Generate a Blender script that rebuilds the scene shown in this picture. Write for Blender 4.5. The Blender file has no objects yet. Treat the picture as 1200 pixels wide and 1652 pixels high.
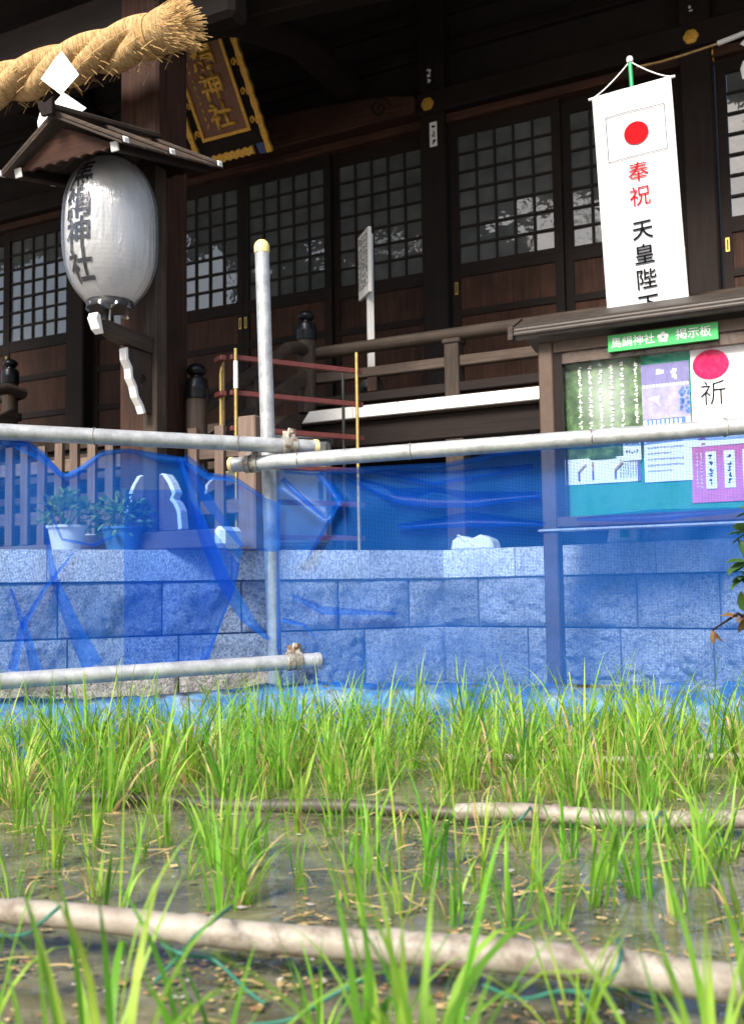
import bpy, bmesh, math, random
from mathutils import Vector, Matrix, noise
R = math.radians
sc = bpy.context.scene
col = sc.collection
random.seed(7)

# ------------------------------------------------------------------ camera
CAM_Z = 0.45
F_PX, PITCH, ROLL = 1650.0, math.atan(124/1650), R(0.9)
FW = Vector((0, math.cos(PITCH), math.sin(PITCH)))
_r0, _u0 = Vector((1, 0, 0)), Vector((0, -math.sin(PITCH), math.cos(PITCH)))
RT = _r0*math.cos(ROLL) - _u0*math.sin(ROLL)
UP = _u0*math.cos(ROLL) + _r0*math.sin(ROLL)
cam = bpy.data.cameras.new('camera')
cam_o = bpy.data.objects.new('camera', cam)
col.objects.link(cam_o)
cam.sensor_fit = 'HORIZONTAL'; cam.sensor_width = 24; cam.lens = 33
cam.clip_start = 0.05; cam.clip_end = 500
cam.dof.use_dof = True; cam.dof.focus_distance = 3.3; cam.dof.aperture_fstop = 5.6
M = Matrix((RT, UP, -FW)).transposed().to_4x4()
M.translation = (0, 0, CAM_Z)
cam_o.matrix_world = M
sc.camera = cam_o

# ------------------------------------------------------------------ sky, sun, exposure
SUN_EL, SUN_DIR = R(41), Vector((-0.50, -0.86))          # horizontal direction towards the sun
w = bpy.data.worlds.new('World'); sc.world = w; w.use_nodes = True
nt = w.node_tree
sky = nt.nodes.new('ShaderNodeTexSky'); sky.sky_type = 'NISHITA'; sky.sun_disc = False
sky.sun_elevation = SUN_EL; sky.sun_rotation = math.atan2(SUN_DIR.x, SUN_DIR.y)
sky.air_density = 1.0; sky.dust_density = 3.0
bg = nt.nodes['Background']; bg.inputs['Strength'].default_value = 0.14
nt.links.new(sky.outputs[0], bg.inputs[0])
sun = bpy.data.lights.new('sun', 'SUN'); sun.energy = 4.0; sun.angle = R(18); sun.color = (1, .95, .87)
sun_o = bpy.data.objects.new('sun', sun); col.objects.link(sun_o)
sd = SUN_DIR.normalized()*math.cos(SUN_EL)
sun_o.rotation_euler = Vector((sd.x, sd.y, math.sin(SUN_EL))).to_track_quat('Z', 'Y').to_euler()
vs = sc.view_settings
vs.view_transform = 'Standard'; vs.look = 'None'; vs.gamma = 1; vs.use_curve_mapping = False
vs.exposure = 0.75

# ------------------------------------------------------------------ frames of reference
TH = R(27.6)                                              # the hall stands turned to the paddy
U = Vector((math.cos(TH), -math.sin(TH), 0)); NN = Vector((-math.sin(TH), -math.cos(TH), 0))
A0 = Vector((.493, 7.4, 0))
def L(t, s, z): return A0 + U*t + NN*s + Vector((0, 0, z))
def ray(x, y): return FW + RT*((x-600)/F_PX) - UP*((y-826)/F_PX)
def on_line(x, y, p0, p1, off=0.0):
    """point of the vertical plane through p0-p1 (moved by off towards +Y) seen in direction x, y"""
    d = Vector((p1[0]-p0[0], p1[1]-p0[1], 0)).normalized(); nrm = Vector((-d.y, d.x, 0))
    c = Vector((0, 0, CAM_Z)); q = Vector((p0[0], p0[1], 0)) + nrm*off
    k = (q-c).dot(nrm)/ray(x, y).dot(nrm)
    return c + ray(x, y)*k
def on_z(x, y, z):
    d = ray(x, y); return Vector((0, 0, CAM_Z)) + d*((z-CAM_Z)/d.z)

# ------------------------------------------------------------------ mesh helper
class MB:
    def __init__(s): s.v = []; s.f = []; s.m = []; s.uv = {}
    def add(s, vs, fs, mi=0):
        o = len(s.v); s.v += [tuple(v) for v in vs]
        for f in fs: s.f.append(tuple(i+o for i in f)); s.m.append(mi)
    def box(s, a, b, mi=0, X=None):
        (x0, y0, z0), (x1, y1, z1) = a, b
        vs = [(x0,y0,z0),(x1,y0,z0),(x1,y1,z0),(x0,y1,z0),(x0,y0,z1),(x1,y0,z1),(x1,y1,z1),(x0,y1,z1)]
        if X: vs = [X @ Vector(v) for v in vs]
        s.add(vs, [(3,2,1,0),(4,5,6,7),(0,1,5,4),(1,2,6,5),(2,3,7,6),(3,0,4,7)], mi); return s
    def beam(s, p0, p1, w, h, mi=0, up=Vector((0,0,1))):
        p0, p1 = Vector(p0), Vector(p1); d = (p1-p0); l = d.length; d.normalize()
        x = d.cross(up).normalized(); z = x.cross(d)
        X = Matrix((x, d, z)).transposed().to_4x4(); X.translation = p0
        return s.box((-w/2, 0, -h/2), (w/2, l, h/2), mi, X)
    def tube(s, pts, rad, n=12, cap=True, mi=0):
        pts = [Vector(p) for p in pts]
        if not hasattr(rad, '__len__'): rad = [rad]*len(pts)
        o = len(s.v); prev = None
        for i, p in enumerate(pts):
            d = (pts[min(i+1, len(pts)-1)] - pts[max(i-1, 0)]).normalized()
            if prev is None:
                x = d.orthogonal().normalized()
            else:
                x = (prev - d*prev.dot(d)).normalized()
            prev = x; y = d.cross(x)
            for k in range(n):
                a = 2*math.pi*k/n; s.v.append(tuple(p + (x*math.cos(a) + y*math.sin(a))*rad[i]))
        for i in range(len(pts)-1):
            for k in range(n):
                k2 = (k+1) % n; s.f.append((o+i*n+k, o+i*n+k2, o+(i+1)*n+k2, o+(i+1)*n+k)); s.m.append(mi)
        if cap:
            s.f.append(tuple(o+k for k in range(n))[::-1]); s.m.append(mi)
            e = o+(len(pts)-1)*n; s.f.append(tuple(e+k for k in range(n))); s.m.append(mi)
        return s
    def lathe(s, prof, n=24, c=(0,0,0), mi=0, cap=True):
        return s.tube_z(prof, n, c, mi, cap)
    def tube_z(s, prof, n, c, mi, cap):
        o = len(s.v)
        for r, z in prof:
            for k in range(n):
                a = 2*math.pi*k/n; s.v.append((c[0]+r*math.cos(a), c[1]+r*math.sin(a), c[2]+z))
        for i in range(len(prof)-1):
            for k in range(n):
                k2 = (k+1) % n; s.f.append((o+i*n+k, o+i*n+k2, o+(i+1)*n+k2, o+(i+1)*n+k)); s.m.append(mi)
        if cap:
            s.f.append(tuple(o+k for k in range(n))[::-1]); s.m.append(mi)
            e = o+(len(prof)-1)*n; s.f.append(tuple(e+k for k in range(n))); s.m.append(mi)
        return s
    def prism(s, poly, d0, d1, fn, mi=0):
        """poly of (a, b), extruded d0..d1, fn(a, b, d) -> point"""
        n = len(poly); vs = [fn(a, b, d0) for a, b in poly] + [fn(a, b, d1) for a, b in poly]
        fs = [tuple(range(n))[::-1], tuple(range(n, 2*n))] + [(i, (i+1) % n, n+(i+1) % n, n+i) for i in range(n)]
        s.add(vs, fs, mi); return s
    def grid(s, fn, nu, nv, mi=0):
        vs = [fn(i/nu, j/nv) for j in range(nv+1) for i in range(nu+1)]
        s.add(vs, [(j*(nu+1)+i, j*(nu+1)+i+1, (j+1)*(nu+1)+i+1, (j+1)*(nu+1)+i) for j in range(nv) for i in range(nu)], mi); return s
    def mesh(s, name, mats, smooth=False, fix=True):
        me = bpy.data.meshes.new(name); me.from_pydata(s.v, [], s.f)
        for m in (mats if isinstance(mats, (list, tuple)) else [mats]): me.materials.append(m)
        me.polygons.foreach_set('material_index', s.m)
        if fix:
            bm = bmesh.new(); bm.from_mesh(me); bmesh.ops.recalc_face_normals(bm, faces=bm.faces); bm.to_mesh(me); bm.free()
        if smooth:
            me.polygons.foreach_set('use_smooth', [True]*len(me.polygons)); me.set_sharp_from_angle(angle=R(42))
        me.update(); return me
    def build(s, name, mats, parent=None, smooth=False, bevel=0, fix=True):
        o = link(name, s.mesh(name, mats, smooth, fix), parent)
        if bevel: add_bevel(o, bevel)
        return o
def add_bevel(o, wdt):
    b = o.modifiers.new('bevel', 'BEVEL'); b.width = wdt; b.segments = 1; b.limit_method = 'ANGLE'; b.angle_limit = R(50)
def link(name, me, parent=None, loc=None):
    o = bpy.data.objects.new(name, me); col.objects.link(o)
    if parent: o.parent = parent
    if loc: o.location = loc
    return o
def tag(o, label, cat, group=None):
    o['label'] = label; o['category'] = cat
    if group: o['group'] = group
    return o
def thing(name, label, cat, loc=(0,0,0), rz=0, group=None):
    o = bpy.data.objects.new(name, None); col.objects.link(o); o.empty_display_size = .1
    o.location = loc; o.rotation_euler = (0, 0, rz); return tag(o, label, cat, group)
def solid(o, t, off=0):
    m = o.modifiers.new('thickness', 'SOLIDIFY'); m.thickness = t; m.offset = off; return o
def nz(x, y, z=0, sc_=1): return noise.noise(Vector((x*sc_, y*sc_, z*sc_)))

# ------------------------------------------------------------------ materials
MATS = {}
class NT:
    def __init__(s, name):
        s.m = bpy.data.materials.new(name); s.m.use_nodes = True; s.t = s.m.node_tree
        s.b = s.t.nodes['Principled BSDF']; s.out = s.t.nodes['Material Output']; MATS[name] = s.m
    def n(s, typ, ins=None, **kw):
        x = s.t.nodes.new('ShaderNode'+typ)
        for k, v in kw.items(): setattr(x, k, v)
        for k, v in (ins or {}).items():
            if isinstance(v, bpy.types.NodeSocket): s.t.links.new(v, x.inputs[k])
            else: x.inputs[k].default_value = v
        return x
    def put(s, **kw):
        for k, v in kw.items():
            k = {'col': 'Base Color', 'rough': 'Roughness', 'metal': 'Metallic', 'nrm': 'Normal', 'spec': 'Specular IOR Level', 'coat': 'Coat Weight', 'trans': 'Transmission Weight', 'emis': 'Emission Strength'}.get(k, k)
            if isinstance(v, bpy.types.NodeSocket): s.t.links.new(v, s.b.inputs[k])
            else: s.b.inputs[k].default_value = v if not (isinstance(v, tuple) and len(v) == 3) else (*v, 1)
        return s
    def coords(s, scale=(1,1,1), src='Object', rand=True):
        tc = s.n('TexCoord')
        vec = tc.outputs[src]
        if rand:
            oi = s.n('ObjectInfo'); k = s.n('Math', {0: oi.outputs['Random'], 1: 37.0}, operation='MULTIPLY')
            vec = s.n('VectorMath', {0: vec, 1: k.outputs[0]}, operation='ADD').outputs[0]
        return s.n('Mapping', {'Vector': vec, 'Scale': scale}).outputs[0]
    def ramp(s, fac, stops):
        r = s.n('ValToRGB', {'Fac': fac}); e = r.color_ramp.elements
        while len(e) < len(stops): e.new(.5)
        for x, (p, c) in zip(e, stops): x.position = p; x.color = (*c, 1)
        return r.outputs[0]
    def noise(s, vec, scale, detail=4, rough=.6, dist=0):
        return s.n('TexNoise', {'Vector': vec, 'Scale': scale, 'Detail': detail, 'Roughness': rough, 'Distortion': dist}).outputs[0]
    def bump(s, h, strength=.3, dist=.01):
        return s.n('Bump', {'Height': h, 'Strength': strength, 'Distance': dist}).outputs[0]
    def mix(s, a, b, fac, mode='MIX'):
        x = s.n('Mix', {0: fac}, data_type='RGBA', blend_type=mode)
        for i, v in ((6, a), (7, b)):
            if isinstance(v, bpy.types.NodeSocket): s.t.links.new(v, x.inputs[i])
            else: x.inputs[i].default_value = (*v, 1)
        return x.outputs[2]
def plain(name, c, rough=.6, metal=0, spec=.5, var=.12, bump=.0, scale=30):
    m = NT(name); v = m.coords(); h = m.noise(v, scale, 5)
    lo = tuple(x*(1-var) for x in c); hi = tuple(min(1, x*(1+var)) for x in c)
    m.put(col=m.ramp(h, [(.3, lo), (.7, hi)]), rough=rough, metal=metal, spec=spec)
    if bump: m.put(nrm=m.bump(h, bump, .004))
    return m.m
def wood(name, c1, c2, axis, rough=.75, c3=None, fine=60):
    m = NT(name); st = [fine, fine, fine]; st['xyz'.index(axis)] = fine*.045
    v = m.coords(tuple(st)); h = m.noise(v, 1.0, 6, .65, .6)
    c = m.ramp(h, [(.3, c1), (.72, c2)])
    big = m.noise(m.coords((2.2, 2.2, 2.2)), 1.0, 3)
    c = m.mix(c, c3 or tuple(x*.55 for x in c1), m.ramp(big, [(.45, (0,0,0)), (.75, (.75,)*3)]))
    oi = m.n('ObjectInfo'); k = m.n('MapRange', {0: oi.outputs['Random'], 3: .78, 4: 1.22}).outputs[0]
    hsv = m.n('HueSaturation', {'Value': k, 'Color': c}).outputs[0]
    m.put(col=hsv, rough=rough, spec=.3, nrm=m.bump(h, .45, .004)); return m.m
WD = {a: wood('dark_wood_'+a, (.006, .003, .0024), (.019, .0095, .0068), a) for a in 'xyz'}
WR = {a: wood('red_wood_'+a, (.018, .0075, .005), (.088, .035, .019), a, c3=(.007, .0035, .003)) for a in 'xyz'}
WG = {a: wood('weathered_wood_'+a, (.030, .021, .016), (.092, .066, .050), a, c3=(.018, .013, .010)) for a in 'xyz'}
WL = {a: wood('pale_wood_'+a, (.10, .068, .053), (.20, .145, .115), a, c3=(.065, .047, .038)) for a in 'xyz'}
white_paint = plain('white_paint', (.80, .79, .76), .5, var=.05)
black_cap = plain('blackened_copper', (.012, .013, .016), .32, .6, var=.3, bump=.1)
brass = plain('brass', (.55, .36, .09), .38, 1, var=.25)
brass_rod = plain('brass_rod', (.50, .36, .13), .45, .6, var=.25)
gold = plain('gold_leaf', (.72, .40, .06), .42, .35, var=.3, bump=.3, scale=60)
maroon = plain('maroon_steel', (.13, .032, .028), .5, var=.2)
ink = plain('ink', (.008, .009, .012), 1, spec=.02, var=.1)
ink_grey = plain('ink_grey', (.045, .05, .06), 1, spec=.05, var=.2)
red_ink = plain('red_ink', (.50, .010, .014), 1, spec=.02, var=.08)
pink_ink = plain('pink_ink', (.58, .022, .10), 1, spec=.02, var=.08)
paper = plain('paper', (.82, .82, .81), .7, var=.03)
dark_metal = plain('dark_metal', (.05, .05, .052), .4, .5)
blue_trim = plain('blue_trim', (.03, .07, .22), .5)
yellow = plain('yellow_plastic', (.78, .60, .26), .45, var=.1)
green_pole = plain('green_pole', (.03, .33, .12), .35, var=.05)
brown_frame = plain('brown_frame', (.075, .043, .026), .5, var=.2, bump=.1)
copper_roof = plain('weathered_roof_metal', (.052, .042, .035), .5, .2, var=.25, bump=.2, scale=18)
grey_box = plain('grey_cabinet', (.17, .175, .18), .45, var=.06)
teal = plain('teal_board', (.03, .27, .17), .8, spec=.1, var=.06)
sign_green = plain('sign_green', (.035, .42, .10), .4, var=.06)
soil = plain('soil', (.10, .085, .065), .9, var=.35, bump=.6, scale=14)
gravel = plain('gravel_ground', (.23, .21, .19), .9, var=.35, bump=.6, scale=25)
plaque_brown = wood('plaque_lacquer', (.19, .088, .054), (.27, .13, .08), 'y', .5)
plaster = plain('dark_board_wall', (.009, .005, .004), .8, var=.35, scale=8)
terracotta = plain('white_glazed_pot', (.62, .63, .62), .4, var=.08)
blue_pot = plain('blue_plastic_pot', (.06, .16, .30), .4, var=.1)

def mk_pane():
    m = NT('dim_window_glass'); v = m.coords((1,1,1)); h = m.noise(v, 9, 2)
    m.put(col=m.ramp(m.noise(v, 5, 3), [(.3, (.075, .083, .085)), (.7, (.125, .135, .135))]), rough=.04, IOR=1.9, nrm=m.bump(h, .10, .02)); return m.m
pane_m = mk_pane()
def mk_granite(name, base, speck, rough_b):
    m = NT(name); v = m.coords()
    a = m.noise(v, 85, 3, .75); b = m.noise(v, 42, 3, .7); g = m.noise(v, 6, 4)
    c = m.ramp(a, [(.33, tuple(x*.30 for x in base)), (.47, base), (.66, tuple(min(1, x*1.4) for x in base))])
    c = m.mix(c, speck, m.ramp(b, [(.52, (0,)*3), (.64, (.85,)*3)]))
    c = m.mix(c, tuple(x*.55 for x in base), m.ramp(g, [(.5, (0,)*3), (.8, (.6,)*3)]))
    st_ = m.noise(m.coords((9, 9, 1.6)), 1.0, 4, .65)
    c = m.mix(c, (.10, .105, .085), m.ramp(st_, [(.56, (0,)*3), (.74, (.6,)*3)]))
    oi = m.n('ObjectInfo'); c = m.n('HueSaturation', {'Value': m.n('MapRange', {0: oi.outputs['Random'], 3: .78, 4: 1.2}).outputs[0], 'Color': c}).outputs[0]
    h = m.n('Math', {0: m.noise(v, 30, 7, .8), 1: a}, operation='ADD').outputs[0]
    m.put(col=c, rough=.85, spec=.3, nrm=m.bump(h, rough_b, .022)); return m.m
granite = mk_granite('rough_granite', (.40, .395, .395), (.16, .16, .165), 1.0)
granite_cap = mk_granite('dressed_granite', (.56, .55, .545), (.32, .31, .31), .5)
def mk_galv():
    m = NT('galvanised_steel'); v = m.coords(); a = m.noise(v, 22, 5, .7); b = m.noise(v, 4, 4, .7)
    c = m.ramp(a, [(.3, (.27, .28, .29)), (.7, (.54, .55, .56))])
    c = m.mix(c, (.30, .14, .045), m.ramp(m.noise(v, 11, 5, .75), [(.64, (0,)*3), (.74, (.8,)*3)]))
    m.put(col=c, rough=.48, metal=.35, nrm=m.bump(a, .12, .003)); return m.m
galv = mk_galv()
def mk_rust():
    m = NT('zinc_clamp_steel'); a = m.noise(m.coords(), 40, 4, .7)
    m.put(col=m.ramp(a, [(.42, (.40, .39, .34)), (.62, (.16, .09, .05))]), rough=.5, metal=.4); return m.m
clamp_m = mk_rust()
def mk_net(name, open_, c):
    m = NT(name); uv = m.n('UVMap').outputs[0]
    def lines(ax):
        sep = m.n('SeparateXYZ', {0: uv}).outputs[ax]
        fr = m.n('Math', {0: m.n('Math', {0: sep, 1: 230.0}, operation='MULTIPLY').outputs[0]}, operation='FRACT').outputs[0]
        return m.n('Math', {0: fr, 1: .36}, operation='LESS_THAN').outputs[0]
    thr = m.n('Math', {0: lines(0), 1: lines(1)}, operation='MAXIMUM').outputs[0]
    big = m.noise(m.coords(rand=False), 5, 3)
    dens = m.n('MapRange', {0: big, 1: .3, 2: .7, 3: .92, 4: 1.1}).outputs[0]
    fac = m.n('Math', {0: m.n('MapRange', {0: thr, 3: open_[0], 4: open_[1]}).outputs[0], 1: dens}, operation='MULTIPLY', use_clamp=True).outputs[0]
    d = m.n('BsdfDiffuse', {'Color': (*c, 1)}); t = m.n('BsdfTranslucent', {'Color': (*c, 1)})
    a = m.n('MixShader', {0: .35, 1: d.outputs[0], 2: t.outputs[0]})
    g = m.n('BsdfGlossy', {'Color': (.5, .6, .8, 1), 'Roughness': .4})
    a = m.n('MixShader', {0: .05, 1: a.outputs[0], 2: g.outputs[0]})
    x = m.n('MixShader', {0: fac, 1: m.n('BsdfTransparent', {'Color': (.54, .73, 1, 1)}).outputs[0], 2: a.outputs[0]})
    m.t.links.new(x.outputs[0], m.out.inputs[0]); return m.m
net_m = mk_net('blue_net', (.13, .50), (.004, .165, .74))
net_thin = mk_net('thin_blue_net', (.0, .24), (.006, .14, .72))
net_fold_lit = mk_net('blue_net_fold_lit', (.20, .46), (.012, .20, .80))  # brighter blue than the sheet: highlights along the folds put into the colour
def mk_tarp():
    m = NT('blue_tarp'); v = m.coords(); a = m.noise(v, 7, 5, .7); b = m.noise(v, 30, 4)
    c = m.ramp(a, [(.35, (.012, .08, .30)), (.52, (.06, .19, .42)), (.68, (.30, .37, .42))])
    c = m.mix(c, (.12, .10, .075), m.ramp(b, [(.52, (0,)*3), (.66, (.85,)*3)]))
    m.put(col=c, rough=.4, nrm=m.bump(a, .35, .01)); return m.m
tarp_m = mk_tarp()
def mk_straw():
    m = NT('rice_straw'); uv = m.n('UVMap').outputs[0]
    v = m.n('Mapping', {'Vector': uv, 'Rotation': (0, 0, .5), 'Scale': (8, 60, 1)}).outputs[0]
    h = m.noise(v, 1.0, 5, .7, .5); g = m.noise(m.coords(), 120, 3)
    c = m.ramp(h, [(.28, (.20, .11, .045)), (.5, (.50, .32, .14)), (.74, (.72, .53, .29))])
    wv = m.n('TexWave', {'Vector': m.n('Mapping', {'Vector': uv, 'Rotation': (0,0,.5), 'Scale': (4, 26, 1)}).outputs[0], 'Scale': 1.0, 'Distortion': 6.0, 'Detail': 4}, wave_type='BANDS', bands_direction='Y').outputs[1]
    hh = m.n('Math', {0: wv, 1: g}, operation='ADD').outputs[0]
    m.put(col=c, rough=.8, spec=.2, nrm=m.bump(hh, .55, .008)); return m.m
straw = mk_straw()
straw_loose = plain('loose_straw', (.52, .33, .13), .8, var=.3)
def mk_lantern():
    m = NT('lantern_paper'); v = m.coords(rand=False)
    h = m.n('TexWave', {'Vector': v, 'Scale': 14.0, 'Distortion': .2}, wave_type='BANDS', bands_direction='Z').outputs[1]
    m.put(col=m.ramp(m.noise(v, 6, 3), [(.3, (.80, .80, .79)), (.7, (.86, .86, .85))]), rough=.8, nrm=m.bump(h, .12, .003))
    x = m.n('MixShader', {0: .10, 1: m.b.outputs[0], 2: m.n('BsdfTranslucent', {'Color': (.92, .92, .90, 1)}).outputs[0]}); m.t.links.new(x.outputs[0], m.out.inputs[0]); return m.m
lantern_m = mk_lantern()
def mk_wrap():
    m = NT('clear_plastic_wrap'); v = m.coords((1, 1, .2), rand=False)
    h = m.noise(v, 13, 4, .6, 1.2)
    nb = m.bump(h, .8, .03)
    fr = m.n('Fresnel', {'IOR': 1.5, 'Normal': nb}).outputs[0]
    mv = m.n('MapRange', {0: fr, 3: .07, 4: .8}).outputs[0]
    g = m.n('BsdfGlossy', {'Color': (.95, .95, .97, 1), 'Roughness': .2, 'Normal': nb})
    x = m.n('MixShader', {0: mv, 1: m.n('BsdfTransparent', {'Color': (.99, .99, 1, 1)}).outputs[0], 2: g.outputs[0]})
    m.t.links.new(x.outputs[0], m.out.inputs[0]); return m.m
wrap_m = mk_wrap()
def mk_glass():
    m = NT('notice_glass')
    fr = m.n('Fresnel', {'IOR': 1.22}).outputs[0]
    x = m.n('MixShader', {0: fr, 1: m.n('BsdfTransparent').outputs[0], 2: m.n('BsdfGlossy', {'Roughness': .02}).outputs[0]})
    m.t.links.new(x.outputs[0], m.out.inputs[0]); return m.m
glass_m = mk_glass()
def mk_bamboo(name, c1, c2):
    m = NT(name); v = m.coords((1, 1, 1)); a = m.noise(v, 9, 5, .7); b = m.noise(v, 70, 3)
    c = m.ramp(a, [(.3, c1), (.62, c2)])
    c = m.mix(c, (.10, .065, .045), m.ramp(m.noise(v, 11, 6, .8), [(.50, (0,)*3), (.64, (.8,)*3)]))
    m.put(col=c, rough=.55, nrm=m.bump(b, .15, .003)); return m.m
bamboo_pale = mk_bamboo('bleached_bamboo', (.21, .175, .135), (.38, .34, .285))
bamboo_dark = mk_bamboo('wet_bamboo', (.022, .018, .014), (.075, .06, .05))
def mk_leaf(name, c, tr=.45, rough=.5):
    m = NT(name); oi = m.n('ObjectInfo'); v = m.coords()
    k = m.n('MapRange', {0: m.noise(v, 14, 2), 1: .25, 2: .75, 3: .66, 4: 1.35}).outputs[0]
    hu = m.n('MapRange', {0: oi.outputs['Random'], 3: .475, 4: .515}).outputs[0]
    cc = m.n('HueSaturation', {'Hue': hu, 'Value': k, 'Color': (*c, 1)}).outputs[0]
    m.put(col=cc, rough=rough, spec=.35)
    t = m.n('BsdfTranslucent', {'Color': cc}); m.t.links.new(m.n('HueSaturation', {'Value': 1.35, 'Color': cc}).outputs[0], t.inputs[0])
    x = m.n('MixShader', {0: tr, 1: m.b.outputs[0], 2: t.outputs[0]})
    m.t.links.new(x.outputs[0], m.out.inputs[0]); return m.m
rice_mats = [mk_leaf('rice_green', (.175, .40, .032)), mk_leaf('rice_light_green', (.32, .51, .065)), mk_leaf('rice_deep_green', (.11, .28, .025)), mk_leaf('rice_dry', (.50, .38, .17), .3)]
leaf_dark = mk_leaf('evergreen_leaf', (.035, .105, .028), .25, .35)
leaf_mid = mk_leaf('shrub_leaf', (.06, .15, .035), .3, .4)
leaf_dry = mk_leaf('dry_leaf', (.22, .15, .06), .3)
pot_leaf = mk_leaf('pot_plant_leaf', (.13, .26, .06), .35, .4)
leaf_red = mk_leaf('red_bud_leaf', (.45, .10, .03), .3)
def mk_water():
    m = NT('muddy_water'); v = m.coords((1, 1, 1), rand=False)
    a = m.noise(v, 7, 8, .72, .6); b = m.noise(m.coords((22, 60, 22), rand=False), 1.0, 5, .7)
    c = m.ramp(a, [(.30, (.042, .041, .026)), (.5, (.125, .118, .07)), (.72, (.23, .22, .125))])
    c = m.mix(c, (.30, .26, .19), m.ramp(b, [(.55, (0,)*3), (.70, (.8,)*3)]))
    h = m.noise(v, 26, 3, .6)
    m.put(col=c, rough=m.ramp(b, [(.5, (.03,)*3), (.75, (.28,)*3)]), IOR=1.33, nrm=m.bump(h, .14, .005)); return m.m
water_m = mk_water()

# ------------------------------------------------------------------ writing
def text_mesh(body, size, bold=0.0, vertical=True, line=1.02):
    cu = bpy.data.curves.new('lettering', 'FONT'); cu.body = '\n'.join(body) if vertical else body
    cu.size = size; cu.align_x = 'CENTER'; cu.align_y = 'CENTER'; cu.space_line = line; cu.offset = bold; cu.resolution_u = 3
    o = bpy.data.objects.new('lettering', cu); col.objects.link(o)
    dg = bpy.context.evaluated_depsgraph_get(); dg.update()
    me = bpy.data.meshes.new_from_object(o.evaluated_get(dg))
    bpy.data.objects.remove(o); bpy.data.curves.remove(cu)
    return me
def lettering(name, body, size, mat, parent, fn, bold=0.0, vertical=True, line=1.02, cuts=0, depth=0):
    """writing laid on a surface: fn(x, y) -> local point; depth > 0 raises it"""
    me = text_mesh(body, size, bold, vertical, line); me.name = name
    me.materials.clear(); me.materials.append(mat)
    if cuts:
        bm = bmesh.new(); bm.from_mesh(me)
        bmesh.ops.triangulate(bm, faces=bm.faces)
        for _ in range(cuts):
            es = [e for e in bm.edges if e.calc_length() > size*.12]
            if es: bmesh.ops.subdivide_edges(bm, edges=es, cuts=1)
            bmesh.ops.triangulate(bm, faces=bm.faces)
        bm.to_mesh(me); bm.free()
    for v in me.vertices: v.co = fn(v.co.x, v.co.y)
    me.polygons.foreach_set('material_index', [0]*len(me.polygons)); me.update()
    o = link(name, me, parent)
    if depth: solid(o, depth, 0)
    return o
def scribble(mb, x0, z0, wdt, hgt, y, rows, rnd, vertical=True, thick=.0016):
    """columns (or lines) of tiny brush marks too small to read in the photograph"""
    st = hgt/rows if vertical else wdt/rows
    for i in range(rows):
        cx, cz = (x0+wdt/2, z0-(i+.5)*st) if vertical else (x0+(i+.5)*st, z0-hgt/2)
        g = (wdt if vertical else min(hgt, st))*.5
        for k in range(4):
            a = rnd.choice((0, 0, math.pi/2, rnd.uniform(-.9, .9))); l = g*rnd.uniform(.5, 1.0); ox, oz = rnd.uniform(-.4, .4)*g, rnd.uniform(-.42, .42)*min(st, g*2)
            dx, dz = math.cos(a)*l*.6, math.sin(a)*l*.6; px_, pz_ = -math.sin(a)*thick, math.cos(a)*thick
            mb.add([(cx+ox-dx-px_, y, cz+oz-dz-pz_), (cx+ox+dx-px_, y, cz+oz+dz-pz_), (cx+ox+dx+px_, y, cz+oz+dz+pz_), (cx+ox-dx+px_, y, cz+oz-dz+pz_)], [(0,1,2,3)])

# ================================================================== THE SETTING
def struct(o): o['kind'] = 'structure'; return o
# bund line of the paddy (x, y): the blue sheet lies over it
BUND = [(-2.6, 2.25), (-1.08, 2.98), (-.25, 3.33), (.35, 3.28), (1.1, 3.06), (2.8, 2.45)]
def bund_y(x):
    for (x0, y0), (x1, y1) in zip(BUND, BUND[1:]):
        if x <= x1: return y0 + (y1-y0)*(x-x0)/(x1-x0)
    return BUND[-1][1]
struct(MB().grid(lambda a, b: (-90+180*a, -90+180*b, -.08), 8, 8).build('ground', gravel))
mb = MB(); mb.grid(lambda a, b: (-2.6+5.2*a, -1.2+(bund_y(-2.6+5.2*a)+.05+1.2)*b, -.02), 30, 10)
struct(mb.build('paddy_mud', soil))
struct(MB().grid(lambda a, b: (-2.6+5.2*a, -1.2+(bund_y(-2.6+5.2*a)+1.2)*b, 0), 30, 10).build('water', water_m, smooth=True))
# the terrace that the hall stands on, held by the granite wall
WC, WL_, WR_ = Vector((.408, 5.91, 0)), Vector((-3.99, 3.84, 0)), Vector((4.65, 2.75, 0))
mb = MB(); inset = Vector((0, .12, 0))
a, b, c = WL_+inset, WC+inset, WR_+inset
mb.add([(a.x, a.y, .655), (b.x, b.y, .655), (c.x, c.y, .655), (14, 5, .655), (14, 22, .655), (-14, 22, .655), (-14, 8, .655)], [(0,1,2,3,4,5,6)])
struct(mb.build('terrace', gravel))

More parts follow.
